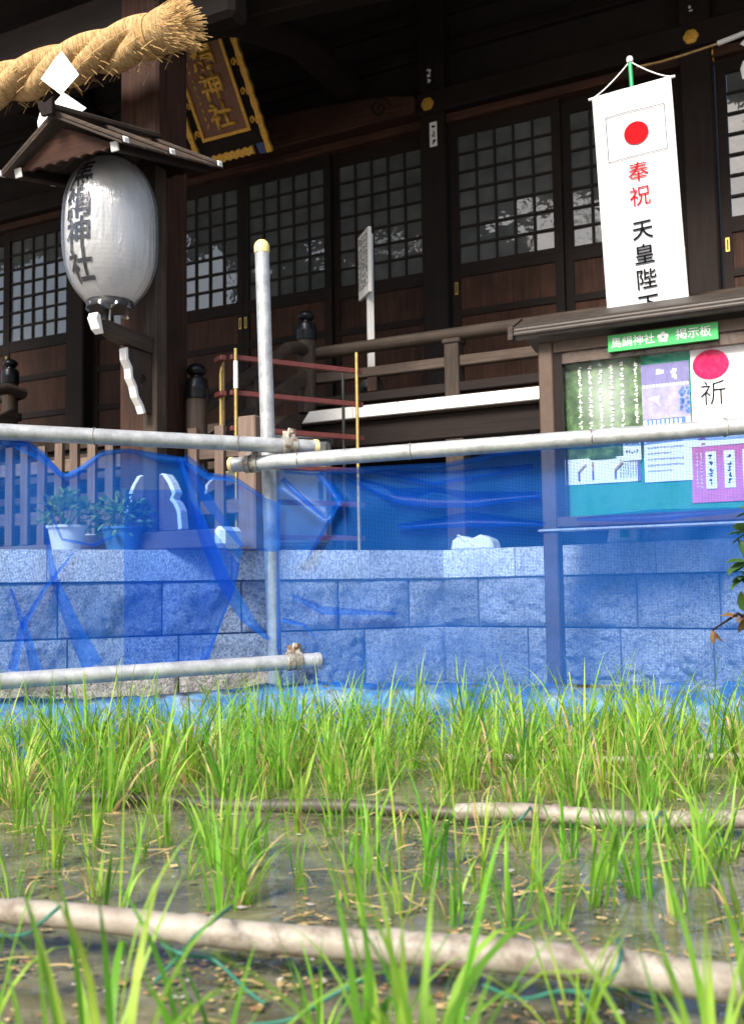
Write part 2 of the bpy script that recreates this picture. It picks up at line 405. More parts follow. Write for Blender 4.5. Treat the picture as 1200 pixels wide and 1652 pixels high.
# ------------------------------------------------------------------ granite retaining wall
wall = thing('stone_wall', 'low wall of rough grey granite blocks with smooth cap stones behind the blue net', 'wall', tuple(WC))
def stone(p0, d, nrm, l, z0, z1, deep, mat, rough, seed, name):
    """block whose face runs from p0 along d; nrm points to the viewer"""
    g_ = .02 if rough > .01 else .06; nu, nv = max(4, int(l/g_)), max(3, int((z1-z0)/g_))
    rn = random.Random(seed); amp = rough*rn.uniform(.7, 1.3); cx, cz = rn.uniform(.2, .8), rn.uniform(.3, .8); tilt = rn.uniform(-.4, .4)
    mb = MB()
    def face(a, b):
        e = min(a, 1-a)*l; g = min(b, 1-b)*(z1-z0); edge = min(1, min(e, g)/.028)
        q = p0 + d*(l*a); z = z0+(z1-z0)*b
        h = 0
        if rough:
            r2 = ((a-cx)*1.6)**2 + ((b-cz)*1.2)**2
            fx, fz = a*l, b*(z1-z0)
            h = amp*(.45*math.exp(-r2*2.2) + .62*nz(fx*5+seed*3.1, fz*6, seed) + .42*abs(nz(fx*11+seed, fz*13, seed*2)) + .30*nz(fx*26+seed, fz*26, seed*2) + .16*nz(fx*55, fz*55, seed) + tilt*(b-.5)*.8)
            h = max(-amp*.15, h)*edge
        return tuple(q + nrm*(h - (0 if edge >= 1 else (1-edge)*.006)) + Vector((0, 0, z)) - WC)
    mb.grid(face, nu, nv)
    # body behind the face
    q = [p0, p0+d*l, p0+d*l-nrm*deep, p0-nrm*deep]
    vs = [tuple(p - WC - (nrm*.006 if i < 2 else Vector((0,0,0))) + Vector((0, 0, z))) for z in (z0, z1) for i, p in enumerate(q)]
    mb.add(vs, [(3,2,1,0), (4,5,6,7), (1,2,6,5), (2,3,7,6), (3,0,4,7)])
    return mb.build(name, mat, wall, smooth=True)
G = .009
sd_ = 0
for wi, (pa, pb) in enumerate(((WC, WL_), (WC, WR_))):
    d = (pb-pa).normalized(); nrm = Vector((-d.y, d.x, 0)); nrm = nrm if nrm.y < 0 else -nrm
    tot = 3.4 if wi == 0 else 2.9
    for row, (z0, z1) in enumerate(((-.10, .225), (.235, .498))):
        x = 0; k = 0; rn = random.Random(5+row*3+wi)
        while x < tot:
            l = (.22 if (row + k) % 2 and k == 0 else rn.uniform(.40, .56)); sd_ += 1
            stone(pa + d*(x+G if k else -.006), d, nrm, l-G if k else l+.006, z0, z1, .16, granite, (.050, .075)[wi], sd_, 'stone_block'); x += l; k += 1
    x = 0; k = 0
    while x < tot:
        l = (.47, .80, .93, .85)[k % 4]; sd_ += 1
        stone(pa + d*(x+.004) + nrm*.018, d, nrm, l-.004, .508, .665, .30, granite_cap, .002, sd_, 'cap_stone'); x += l; k += 1
# mortar bed behind the joints
for pa, pb in ((WC, WL_), (WC, WR_)):
    d = (pb-pa).normalized(); nrm = Vector((-d.y, d.x, 0)); nrm = nrm if nrm.y < 0 else -nrm
    q = [pa-nrm*.02, pa+d*3.4-nrm*.02, pa+d*3.4-nrm*.2, pa-nrm*.2]
    mb = MB(); vs = [tuple(p-WC+Vector((0,0,z))) for z in (-.12, .50) for p in q]
    mb.add(vs, [(3,2,1,0),(4,5,6,7),(0,1,5,4),(1,2,6,5),(2,3,7,6),(3,0,4,7)]); mb.build('mortar', soil, wall)

# ================================================================== THE SHRINE HALL
hall = thing('shrine_hall', 'dark wooden shrine hall with lattice doors, railed veranda and deep porch', 'shrine', tuple(L(0,0,0)), -TH)
def H(t, s, z): return (t, -s, z)
def hb(name, t0, t1, s0, s1, z0, z1, mat, bevel=.006, parent=None):
    return MB().box((t0, -max(s0, s1), z0), (t1, -min(s0, s1), z1)).build(name, mat, parent or hall, bevel=bevel)
COLS = [-5.35, -3.45, .04, 1.92, 3.80]
for t in COLS: hb('column', t-.10, t+.10, -.11, .10, .66, 5.0, WD['z'], .012)
# doors with lattice windows
def mk_door():
    w_, z0, z1, f0, f1 = .835, 1.62, 3.86, 2.80, 3.76
    d = MB()
    for x0, x1 in ((0, .062), (w_-.062, w_)): d.box((x0, -.02, z0), (x1, .02, z1))
    for a_, b_ in ((z0, 1.72), (2.06, 2.11), (2.41, 2.46), (2.70, f0), (f1, z1)): d.box((.062, -.018, a_), (w_-.062, .018, b_))
    frame = d.mesh('door', WD['x'])
    lat = MB(); nx, ny = 5, 7; sx, sz = (w_-.124)/nx, (f1-f0)/ny
    for i in range(1, nx): lat.box((.062+i*sx-.0085, -.012, f0), (.062+i*sx+.0085, .0, f1))
    for j in range(1, ny): lat.box((.062, -.014, f0+j*sz-.008), (w_-.062, -.002, f0+j*sz+.008))
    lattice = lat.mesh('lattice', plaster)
    pn = MB().box((-sx/2+.003, .003, -sz/2+.003), (sx/2-.003, .008, sz/2-.003)).mesh('pane', pane_m)
    bd = [MB().box((.062, -.006, a_), (w_-.062, .006, b_)).mesh('kick_panel', WR['z']) for a_, b_ in ((1.72, 2.06), (2.11, 2.41), (2.46, 2.70))]
    pull = MB().box((-.012, -.026, -.045), (.012, -.0202, .045)).box((-.006, -.0275, -.034), (.006, -.0262, .034), 1).mesh('door_pull', [brass, dark_metal])
    return w_, frame, lattice, pn, bd, pull, nx, ny, sx, sz, f0
DW, D_FR, D_LAT, D_PN, D_BD, D_PULL, NX, NY, SX, SZ, F0 = mk_door()
def place_door(t, s, pull_side):
    o = link('door', D_FR, hall, (t, -s, 0)); link('lattice', D_LAT, o)
    for m_ in D_BD: link('kick_panel', m_, o)
    for i in range(NX):
        for j in range(NY):
            p = link('pane', D_PN, o, (.062+(i+.5)*SX, 0, F0+(j+.5)*SZ)); p.rotation_euler = (random.gauss(0, .010), 0, random.gauss(0, .010))
    link('door_pull', D_PULL, o, (.033 if pull_side < 0 else DW-.033, 0, 2.62))
cw = (-.06+3.35)/4
for k in range(4): place_door(-3.35+k*cw, (-.045, .0, .0, -.045)[k], (1, 1, -1, 1)[k])
place_door(.145, .0, -1); place_door(.975, -.045, 1)
place_door(2.03, .0, -1); place_door(-4.40, .0, -1); place_door(-5.24, -.045, -1)
# sills, head beams, upper walls
hb('threshold_beam', -6.2, 5, -.08, .09, 1.50, 1.615, WD['x'])
hb('head_rail', -6.2, 5, -.07, .06, 3.865, 3.93, WR['x'])
for t0, t1 in ((-6.2, -3.34), (-.07, 5)): hb('tie_beam', t0, t1, -.05, .13, 3.935, 4.10, WD['x'], .01)
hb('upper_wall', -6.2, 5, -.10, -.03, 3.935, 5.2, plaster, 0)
for z in (4.42, 4.72): hb('wall_rail', -6.2, 5, -.03, .03, z, z+.09, WD['x'])
# arched beam over the middle doors, with a carved scroll
arch = [(-3.34, 3.94), (-.07, 3.94)] + [(-.07 - 3.27*k/16, 4.07+.14*math.sin(math.pi*k/16)**.6) for k in range(17)]
ab = MB().prism(arch, -.17, .02, lambda a, b, d: (a, d, b)).build('arched_beam', WR['x'], hall, bevel=.01)
for cx in (-.35, -3.05):
    pts = [(cx+.085*(1-k/26)*math.cos(k*.42)*(1 if cx > -1 else -1), -.172, 4.04+.085*(1-k/26)*math.sin(k*.42)) for k in range(24)]
    MB().tube(pts, .008, 6).build('carved_scroll', WD['x'], ab, smooth=True)
# gilt nail covers and name slips
def rosette(t, s, z, side=0):
    mb = MB(); n = 36
    prof = [(.0, .020), (.014, .019), (.016, .010), (.045, .008), (.048, .0)]
    vs, fs = [], []
    for r, h in prof:
        for k in range(n):
            a_ = 2*math.pi*k/n; rr = r*(1+.13*abs(math.cos(3*a_))**.6 - .08) if r > .03 else r
            vs.append((rr*math.cos(a_), -h, rr*math.sin(a_)))
    for i in range(len(prof)-1):
        for k in range(n): fs.append((i*n+k, i*n+(k+1) % n, (i+1)*n+(k+1) % n, (i+1)*n+k))
    mb.add(vs, fs); o = mb.build('gilt_rosette', gold, hall, smooth=True)
    o.location = (t, -s, z); o.rotation_euler = (0, 0, R(90)*side)
for t in COLS[1:]: rosette(t-.015, .131, 4.0)
rosette(2.021, .02, 3.9, 1)
rn = random.Random(3)
def slip(t, s, z, w_, h_, mats, rows):
    o = MB().box((t-w_/2, -s-.004, z-h_/2), (t+w_/2, -s, z+h_/2)).build('name_slip', mats[0], hall)
    mb = MB(); scribble(mb, t-w_/2+.006, z+h_/2-.008, w_-.012, h_-.016, -s-.006, rows, rn, thick=.0045); mb.build('slip_writing', mats[1], o)['kind'] = 'stuff'
slip(.055, .101, 3.775, .058, .185, (paper, ink), 3)
slip(.03, .101, 4.23, .05, .15, (WD['z'], paper), 3)
slip(1.905, .101, 4.24, .055, .16, (WD['z'], paper), 2)
# veranda
hb('veranda_deck', -6.2, 5, .0, 1.12, 1.52, 1.60, WG['y'], .004)
def deck_end(t0, t1, skew=0):
    MB().prism([(t0-skew, 1.530), (t1, 1.530), (t1, 1.604), (t0, 1.604)], -1.155, -1.122, lambda a, b, d: (a, d, b)).build('deck_board_end', white_paint, hall, bevel=.003)
t = -.40; k = 0
while t < 4.6: deck_end(t, t+.318, .06 if k == 0 else 0); t += .3205; k += 1
t = -3.20
while t > -6.0: deck_end(t-.318, t); t -= .3205
hb('edge_beam', -6.2, 5, .96, 1.09, 1.36, 1.518, WD['x'])
for t in (-5.4, -4.1, .58, 1.95, 3.3): hb('floor_post', t-.06, t+.06, .96, 1.08, .66, 1.358, WG['z'])
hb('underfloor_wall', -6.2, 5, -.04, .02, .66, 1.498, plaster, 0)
for t0, t1 in ((-.50, 4.9), (-6.1, -3.1)):
    MB().tube([(t0, -1.05, 2.005), (t1, -1.05, 2.005)], .042, 12).build('handrail', WG['x'], hall, smooth=True)
    hb('middle_rail', t0, t1, 1.02, 1.08, 1.800, 1.865, WG['x'])
    hb('bottom_rail', t0, t1, 1.01, 1.09, 1.640, 1.700, WD['x'])
for t in (.58, 1.95, 3.3, -4.4):
    hb('rail_post', t-.048, t+.048, 1.0, 1.10, 1.604, 1.965, WG['z'])
    MB().box((t-.06, -1.11, 1.94), (t+.06, -.99, 1.972)).build('post_saddle', WG['x'], hall, bevel=.008)
for t in (.02, 1.27, 2.6): hb('rail_strut', t-.035, t+.035, 1.02, 1.08, 1.702, 1.798, WR['z'])
# newel posts with onion finials
GIB = [(.066, 0), (.068, .012), (.066, .05), (.068, .058), (.066, .066), (.064, .098), (.058, .112), (.036, .120), (.033, .130), (.046, .140), (.056, .155), (.054, .172), (.040, .188), (.020, .197), (.004, .204)]
def newel(t, s, z0, ztop):
    o = MB().lathe([(.060, z0), (.060, ztop-.20)], 20, H(t, s, 0)).build('newel_post', WG['z'], hall, smooth=True)
    MB().lathe([(r, z+ztop-.204) for r, z in GIB], 24, H(t, s, 0)).build('finial', black_cap, o, smooth=True)
newel(-.447, 1.1, 1.604, 2.293); newel(-3.149, 1.1, 1.604, 2.293); newel(-.431, 2.3, .66, 1.709); newel(-3.16, 2.3, .66, 1.709)
# stair
st = MB()
for k in range(5):
    MB().box((-3.06, -(1.15+.235*(k+1)), 1.60-.17*(k+1)-.05), (-.54, -(1.13+.235*k), 1.60-.17*(k+1))).build('stair_tread', WG['x'], hall, bevel=.006)
for t in (-.50, -3.10):
    MB().beam(H(t, 1.13, 1.50), H(t, 2.42, .76), .07, .22).build('stair_string', WG['y'], hall, bevel=.008)
    pts = [H(t+.055, 1.06, 2.005), H(t+.055, 1.22, 2.02), H(t+.055, 1.34, 1.985), H(t+.055, 1.5, 1.88), H(t+.055, 2.28, 1.44)]
    MB().tube(pts, .042, 12).build('stair_handrail', WG['y'], hall, smooth=True)
    MB().beam(H(t+.055, 1.14, 1.84), H(t+.055, 2.26, 1.22), .06, .09).build('stair_rail', WG['y'], hall, bevel=.006)
    MB().beam(H(t+.055, 1.72, 1.2), H(t+.055, 1.72, 1.72), .07, .07, up=Vector((0,1,0))).build('rail_strut', WG['z'], hall, bevel=.004)
    MB().prism([(1.98, 1.07), (2.2, 1.02), (2.31, .975), (2.30, 1.03), (2.2, 1.10), (2.05, 1.13)], t+.09, t+.14, lambda a, b, d: (d, -a, b)).build('white_bracket_end', white_paint, hall, bevel=.004)
# porch: posts, beams, roof
PT = -.645
for t in (PT, 2*-1.70-PT):
    p = hb('porch_post', t-.135, t+.135, 2.265, 2.535, .74, 4.35, WR['z'], .016)
hb('porch_beam', -3.4, -.5, 2.28, 2.52, 3.47, 3.86, WD['x'], .02)
hb('beam_nose', -.5, -.05, 2.32, 2.48, 3.52, 3.84, WD['x'], .03)
inner = [(-3.5, 4.5), (.9, 4.5)] + [(.9-4.4*k/14, 3.93+.17*math.sin(math.pi*k/14)) for k in range(15)]
ib = MB().prism(inner, -1.62, -1.46, lambda a, b, d: (a, d, b)).build('inner_porch_beam', WD['x'], hall, bevel=.01)
for t in (PT, -2.755): MB().tube([H(t, .1, 4.3), H(t, .8, 4.32), H(t, 1.6, 4.1), H(t, 2.3, 3.75)], .11, 10).build('rainbow_beam', WD['y'], hall, smooth=True)
MB().prism([(-.6, 5.75), (3.55, 4.42), (3.55, 4.56), (-.6, 5.92)], -4.3, 1.05, lambda a, b, d: (d, -a, b)).build('porch_roof', copper_roof, hall)
for k in range(22): MB().beam(H(-4.2+k*.245, .2, 5.42), H(-4.2+k*.245, 3.48, 4.37), .06, .08).build('rafter', WD['y'], hall)
MB().prism([(-3.5, 6.45), (2.2, 4.50), (2.2, 4.64), (-3.5, 6.65)], -7.5, 6.5, lambda a, b, d: (d, -a, b)).build('main_roof', copper_roof, hall)
for k in range(20):
    t = 1.2+k*.245
    MB().beam(H(t, -.1, 5.22), H(t, 2.15, 4.45), .06, .08).build('rafter', WD['y'], hall)
# ------------------------------------------------------------------ plaque over the doors
pq = thing('shrine_plaque', 'brown plaque with raised gold characters and scrolled gold frame, leaning out above the doors', 'plaque', tuple(L(-1.49, .42, 3.86)), -TH)
pt = Matrix.Rotation(R(35), 4, 'X')
def PQ(x, y, d=0): return pt @ Vector((x, -d, y))
mb = MB(); X4 = pt
mb.box((-.215, -.03, .14), (.215, .0, 1.05), 0, X4).build('board', plaque_brown, pq)
mb = MB()
for a_, b_ in (((-.225, -.045, .125), (-.20, -.031, 1.06)), ((.20, -.045, .125), (.225, -.031, 1.06)), ((-.20, -.044, .125), (.20, -.031, .15)), ((-.20, -.044, 1.035), (.20, -.031, 1.06))): mb.box(a_, b_, 0, X4)
mb.build('gold_rim', gold, pq)
for sg in (-1, 1):
    mb = MB(); mb.prism([(sg*.225, .11), (sg*.33, -.02), (sg*.33, 1.1), (sg*.225, 1.07)], .0, .02, lambda a, b, d: PQ(a, b, d)).build('side_wing', WD['z'], pq)
    out, inn = [], []
    for k in range(41):
        y = -.06+1.14*k/40; wv = .005*math.sin(k*1.6)
        out.append((sg*(.345+wv), y)); inn.append((sg*(.30-wv*.7), y))
    MB().prism(out+inn[::-1], .018, .045, lambda a, b, d: PQ(a, b, d)).build('gold_border', gold, pq)
    for k, y in enumerate((.16, .37, .58, .79)):
        pts = [PQ(sg*(.258+.03*(1-j/16)*math.cos(j*.5)), y+.05*(1-j/16)*math.sin(j*.5)+.004*j, .026) for j in range(15)]
        MB().tube(pts, .007, 6).build('gold_scroll', gold, pq, smooth=True)
MB().prism([(-.22, .12), (.22, .12), (.36, -.02), (-.36, -.02)], .0, .02, lambda a, b, d: PQ(a, b, d)).build('bottom_wing', WD['x'], pq)
lo = [(-.19+.38*k/30, .012+.007*math.sin(k*1.35)) for k in range(31)]; hi = [(-.19+.38*k/30, -.045+.007*math.sin(k*1.35+1)) for k in range(31)]
MB().prism(lo+hi[::-1], .02, .045, lambda a, b, d: PQ(a, b, d)).build('gold_border', gold, pq)
for x in (-.25, .26): MB().prism([(x-.035, .02), (x+.035, .02), (x+.025, -.06), (x-.025, -.055)], .02, .04, lambda a, b, d: PQ(a, b, d)).build('blue_corner', blue_trim, pq)
lettering('gold_characters', '馬絹神社', .205, gold, pq, lambda x, y: PQ(x+.015, y+.585, .038), .006, line=1.03, depth=.012)
mb = MB(); scribble(mb, -.015, 0, .03, .62, 0, 11, random.Random(8), thick=.004)
mb.v = [tuple(PQ(x-.135, z+.82, .036)) for x, y, z in mb.v]; mb.build('small_gold_writing', gold, pq)

# ------------------------------------------------------------------ straw rope and paper
rope = thing('sacred_rope', 'thick twisted straw rope hung across the porch, its brush end frayed', 'rope', tuple(L(-2, 2.80, 0)), -TH)
def rope_z(x): return 3.285 + .018*x + .02*math.cos((x)*1.1)
def tube_uv(pts, rad, n, name, mat, parent, vs_=1.0):
    mb = MB(); mb.tube(pts, rad, n, True); o = mb.build(name, mat, parent, smooth=True, fix=False)
    me = o.data; uvl = me.uv_layers.new(name='UVMap')
    for p in me.polygons:
        for li in p.loop_indices:
            vi = me.loops[li].vertex_index; i, k = divmod(vi, n)
            kk = k
            if p.loop_total == 4 and k == 0 and any((me.loops[q].vertex_index % n) == n-1 for q in p.loop_indices): kk = n
            uvl.data[li].uv = (kk/n, i*vs_)
    return o
for j in range(3):
    pts = []
    for i in range(141):
        x = -1.9+3.56*i/140; a_ = j*math.pi*2/3 - x*6.6
        pts.append((x, .056*math.cos(a_), rope_z(x) + .056*math.sin(a_)))
    tube_uv(pts, [.064*(1+.03*nz(i*.23, j*5)+.015*nz(i*.9, j)) for i in range(141)], 18, 'strand', straw, rope, .027)
tube_uv([(1.60+.26*i/8, 0, rope_z(1.8)+.012*i/8) for i in range(9)], [.108, .112, .098, .100, .108, .112, .114, .112, .10], 20, 'brush_end', straw, rope, .05)
MB().tube([(1.675+.01*math.sin(k*.1), .104*math.cos(k*.26), rope_z(1.8)+.104*math.sin(k*.26)) for k in range(75)], .006, 5).build('binding_cord', straw_loose, rope)
rn = random.Random(11); mb = MB()
def straw_bit(mb, p, d, l, wd=.0016, droop=.4):
    p = Vector(p); d = Vector(d).normalized(); pts = [p]
    for k in range(3):
        d = (d + Vector((0, 0, -droop*.3))).normalized(); p = p + d*l/3; pts.append(p)
    sde = d.cross(Vector((.3, 1, .2))).normalized()*wd
    vs = []
    for q in pts: vs += [q-sde, q+sde]
    mb.add(vs, [(2*i, 2*i+1, 2*i+3, 2*i+2) for i in range(3)])
for k in range(650):
    x = rn.uniform(-1.9, 1.8); a_ = rn.uniform(0, 6.28); r_ = .108
    straw_bit(mb, (x, r_*math.cos(a_), rope_z(x)+r_*math.sin(a_)), (rn.choice((-1, 1))*rn.uniform(.8, 2), math.cos(a_)*.5, math.sin(a_)*.35-.35), rn.uniform(.03, .10)*(1.6 if rn.random() < .06 else 1))
for k in range(900):
    a_ = rn.uniform(0, 6.28); r_ = .112*math.sqrt(rn.random())
    straw_bit(mb, (rn.uniform(1.78, 1.88), r_*math.cos(a_), rope_z(1.8)+.01+r_*math.sin(a_)), (1, math.cos(a_)*.3, math.sin(a_)*.3-.05), rn.uniform(.02, .10), droop=.25)
fr = mb.build('loose_straws', straw_loose, rope, fix=False); fr['kind'] = 'stuff'
def shide(name, label, loc, k=1.0):
    o = thing(name, label, 'paper streamer', loc, -TH)
    P1 = [(-.03, .17), (.01, .19), (.135, .03), (.015, -.05), (-.135, .075)]
    P2 = [(.015, -.052), (.03, -.04), (.185, -.16), (.09, -.195), (-.02, -.16), (-.055, -.09)]
    P3 = [(-.03, -.13), (-.055, -.08), (-.115, -.09), (-.14, -.16), (-.125, -.255), (-.06, -.24)]
    for i, P in enumerate((P1, P2, P3)):
        MB().prism([(x*k, z*k) for x, z in P], -.003*i, -.003*i+.002, lambda a, b, d: (a, d+.12*b*(-1)**i*.3, b)).build('paper_fold', paper, o)
    MB().tube([(0, .01, .18*k), (.0, .02, .24*k)], .004, 6).build('hanging_twist', straw_loose, o)
shide('paper_streamer', 'white zigzag paper streamer hanging from the thick straw rope', tuple(L(-.80, 2.97, 3.085)))

# ------------------------------------------------------------------ lantern, its little roof and bracket
lt = thing('paper_lantern', 'white paper lantern in clear plastic wrap with dark vertical characters', 'lantern', tuple(L(-.53, 2.88, 2.28)), -TH)
def lr(z):
    q = abs(z)/.37; return .225*(1-.55*q**3.2) if q < 1 else .10
prof = [(lr(z_), z_) for z_ in [(-.37+.74*i/74) for i in range(75)]]
prof = [(r+.0007*(1 if i % 2 else -1), z) for i, (r, z) in enumerate(prof)]
MB().lathe(prof, 48).build('paper_body', lantern_m, lt, smooth=True)
for z0 in (-.395, .37): MB().lathe([(.115, z0), (.118, z0+.01), (.118, z0+.03), (.115, z0+.04)], 32).build('black_ring', dark_metal, lt, smooth=True)
mb = MB()
def wrap(a, b):
    z = -.40+.80*b; an = 2*math.pi*a
    r = .012 + (lr(z) if abs(z) < .37 else lr(.37)) + .004*nz(math.cos(an)*3, math.sin(an)*3, z*4)
    r += .010*max(0, nz(math.cos(an)*7, math.sin(an)*7, z*1.5))
    if b < .06: r += .02*math.sin(an*9)*(1-b/.06)*.7
    return (r*math.cos(an), r*math.sin(an), z - (.02*math.sin(an*5) if b < .03 else 0))
mb.grid(wrap, 96, 60); mb.build('plastic_wrap', wrap_m, lt, smooth=True)
def on_lantern(x, y):
    z = y; a_ = -math.pi/2 - R(2) + x/.225; r = lr(z)+.0045; return Vector((r*math.cos(a_), r*math.sin(a_), z))
lettering('dark_characters', '馬絹神社', .168, ink_grey, lt, on_lantern, .004, line=.92, cuts=3)
MB().tube([(.0, 0, -.39), (.005, -.01, -.46), (.02, .01, -.55)], .004, 6).build('cord', paper, lt)
MB().tube([(-.03, 0, -.39), (-.032, 0, -.50)], [.012, .020], 8).build('lamp_socket', dark_metal, lt)

ca = thing('lantern_stand', 'wooden lantern stand with little gabled roof, scrolled white-edged brackets and cross foot', 'lantern stand', tuple(L(-.49, 2.58, .66)), -TH)
CZ = .66
def sp(name, poly, d0, d1, mat, bev=.003): return MB().prism(poly, d0, d1, lambda a, b, d: (a, d, b-CZ)).build(name, mat, ca, bevel=bev)
MB().box((-.045, -.045, .10), (.045, .045, 2.06)).build('post', WG['z'], ca, bevel=.006)
MB().box((-.43, -.085, .006), (.45, .085, .10)).build('foot_beam', WL['x'], ca, bevel=.008)
for tt in (-.475, .455): MB().box((tt-.025, -.09, .004), (tt+.045, .09, .112)).build('white_foot_end', white_paint, ca, bevel=.022)
out = [(.05, 1.06), (.072, 1.055), (.108, 1.01), (.135, .955), (.118, .925), (.14, .905), (.165, .86), (.175, .765)]
for sg in (-1, 1):
    sp('foot_bracket', [(sg*x_, z_) for x_, z_ in out] + [(sg*.046, .765), (sg*.046, 1.06)], -.025, .025, WL['z'])
    sp('white_bracket_edge', [(sg*x_, z_) for x_, z_ in out] + [(sg*(x_+.024), z_+.006) for x_, z_ in out[::-1]], -.03, .03, white_paint)
CX = Matrix.Translation((-.02, 0, 2.655-CZ)) @ Matrix.Rotation(R(12), 4, 'X')
def cb(name, poly, d0, d1, mat, bev=.003): return MB().prism(poly, d0, d1, lambda a, b, d: CX @ Vector((a, d, b))).build(name, mat, ca, bevel=bev)
wav = [(-.31+.62*k/48, .008 + .012*abs(math.sin(k*math.pi/6))) for k in range(49)]
cb('gable_board', wav + [(.31, .03), (0, .172), (-.31, .03)], -.64, -.622, WR['x'])
cb('gable_board', wav + [(.31, .03), (0, .172), (-.31, .03)], .06, .078, WD['x'])
for sg in (-1, 1):
    cb('side_beam', [(sg*.29, -.005), (sg*.33, -.005), (sg*.33, .035), (sg*.29, .035)], -.645, .08, WD['y'])
    cb('white_beam_end', [(sg*.287, -.008), (sg*.333, -.008), (sg*.333, .038), (sg*.287, .038)], -.656, -.646, white_paint)
    for k in range(5):
        y0 = -.69+k*.163
        cb('roof_board', [(sg*.002, .205), (sg*.385, .005), (sg*.385, .018), (sg*.002, .220)], y0, y0+.160, WG['x'])
    for y0 in (-.685, -.34, .06):
        cb('batten', [(sg*.002, .222), (sg*.39, .020), (sg*.39, .040), (sg*.002, .242)], y0, y0+.032, WG['x'])
        cb('white_batten_end', [(sg*.391, .014), (sg*.401, .008), (sg*.401, .034), (sg*.391, .042)], y0-.002, y0+.034, white_paint)
MB().beam(CX @ Vector((0, -.71, .252)), CX @ Vector((0, .10, .252)), .055, .025).build('ridge_board', WG['y'], ca, bevel=.004)
cb('ridge_end', [(-.035, .21), (.035, .21), (.05, .285), (.0, .268), (-.05, .285)], -.735, -.711, WD['z'])
def bb(name, poly, d0, d1, mat): return MB().prism([(a, b+1.38-CZ) for a, b in poly], d0, d1, lambda a, b, d: (d, -a-.045, b)).build(name, mat, ca, bevel=.003)
bb('arm', [(.001, .32), (.28, .335), (.36, .365), (.40, .375), (.395, .41), (.36, .425), (.001, .405)], -.026, .026, WG['y'])
bb('white_arm_end', [(.375, .345), (.405, .365), (.432, .415), (.42, .445), (.398, .435), (.388, .395)], -.029, .029, white_paint)
wv = [(.19, .318), (.185, .26), (.155, .22), (.15, .17), (.12, .13), (.105, .08), (.07, .04), (.05, .0)]
bb('brace', wv + [(.001, .0), (.001, .318)], -.018, .018, WG['z'])
bb('white_brace_edge', wv + [(x+.020, z-.010) for x, z in wv[::-1]], -.022, .022, white_paint)
MB().tube([(.02, -.125+.025*math.cos(k*.6)*(1-k/18), .89+.03*math.sin(k*.6)*(1-k/18)) for k in range(16)], .004, 5).build('carved_scroll', WD['z'], ca)

# ------------------------------------------------------------------ thin rope at the right column
r2 = thing('thin_rope', 'thin pale rope tied from gilt rosette along the right column', 'rope', tuple(L(1.6, .36, 3.77)), -TH)
MB().tube([(0, 0, 0), (.15, 0, -.005), (.3, 0, .002), (.5, 0, .02)], .007, 6).build('cord', straw_loose, r2)
MB().tube([(.5, 0, .02), (.7, 0, .05), (1.2, 0, .1)], .016, 8).build('white_rope', paper, r2)
shide('paper_streamer', 'white paper streamer cut off by the right edge of the picture, on the thin rope', tuple(L(2.33, .40, 3.68)), .7)

# ------------------------------------------------------------------ sign on the veranda
sg_ = thing('notice_sign', 'narrow white notice board on a white stick standing on the veranda', 'sign', tuple(L(-.10, .85, 1.602)), R(-73))
MB().box((-.022, -.02, .02), (.022, .02, 1.22)).build('stick', white_paint, sg_, bevel=.003)
MB().box((-.12, -.045, .79), (.12, -.021, 1.23)).build('board', white_paint, sg_, bevel=.003)
mb = MB(); rn = random.Random(4)
for k in range(5): scribble(mb, -.105+k*.043, 1.21, .032, .37, -.047, 10, rn, thick=.004)
mb.build('writing', ink, sg_)
MB().lathe([(.13, 0), (.13, .05), (.10, .06), (.07, .22), (.05, .24)], 20).build('stand', dark_metal, sg_, smooth=True)

# ------------------------------------------------------------------ picket fences and fortune-slip rack on the terrace
def fence(label, t0, t1, s, posts):
    o = thing('picket_fence', label, 'fence', tuple(L(t0, s, .66)), -TH, 'wooden picket fences on the terrace')
    w_ = t1-t0
    MB().box((0, -.045, .0), (w_, .045, .075)).build('ground_rail', WL['x'], o, bevel=.005)
    for z in (.20, .50): MB().box((0, .012, z), (w_, .035, z+.075)).build('rail', WL['x'], o, bevel=.004)
    n = int(w_/.126); pk = MB().box((-.029, -.012, .077), (.029, .0115, .67)).mesh('picket', WL['z'])
    for k in range(n):
        x = (k+.5)*w_/n; p = link('picket', pk, o, (x, 0, random.uniform(-.008, .008))); p.rotation_euler = (0, R(random.gauss(0, .5)), 0)
    for x in posts: MB().box((x-.055, -.055, .0), (x+.055, .055, .70)).build('post', WL['z'], o, bevel=.006)
fence('picket fence left of the porch post, behind the potted plants', -2.5, -.80, 2.36, (.0,))
fence('short picket fence right of the porch post, behind the steel corner pole', -.48, .02, 2.36, (.455,))
rk = thing('slip_rack', 'maroon barred rack with thin brass rods standing behind the steel corner pole', 'rack', (-.724, 5.45, .66), math.atan2(.40, .648))
RL = math.hypot(.648, .40)
for x in (0, RL): 
    MB().tube([(x, 0, 0), (x, 0, 1.10 if x == 0 else 1.16)], .0095, 10).build('rod', brass_rod, rk, smooth=True)
    MB().tube([(x-.02, .125, 0), (x-.02, .125, 1.06)], .0095, 10).build('rod', brass_rod if x == 0 else dark_metal, rk, smooth=True)
    if x == 0: MB().tube([(-.045, .10, .2), (-.045, .10, .98), (-.03, .115, 1.02)], .008, 8).build('rod', brass_rod, rk, smooth=True)
MB().tube([(0, -.001, .88), (0, -.001, 1.03)], .0125, 10).build('paper_band', paper, rk)
for k in range(6):
    z = 1.055-.195*k
    MB().box((-.02, .011, z-.014), (RL+.05, .04, z+.014)).build('bar', maroon, rk, bevel=.003)
    MB().box((-.065, .05, z-.014), (-.03, .145, z+.014)).build('end_bar', maroon, rk, bevel=.003)
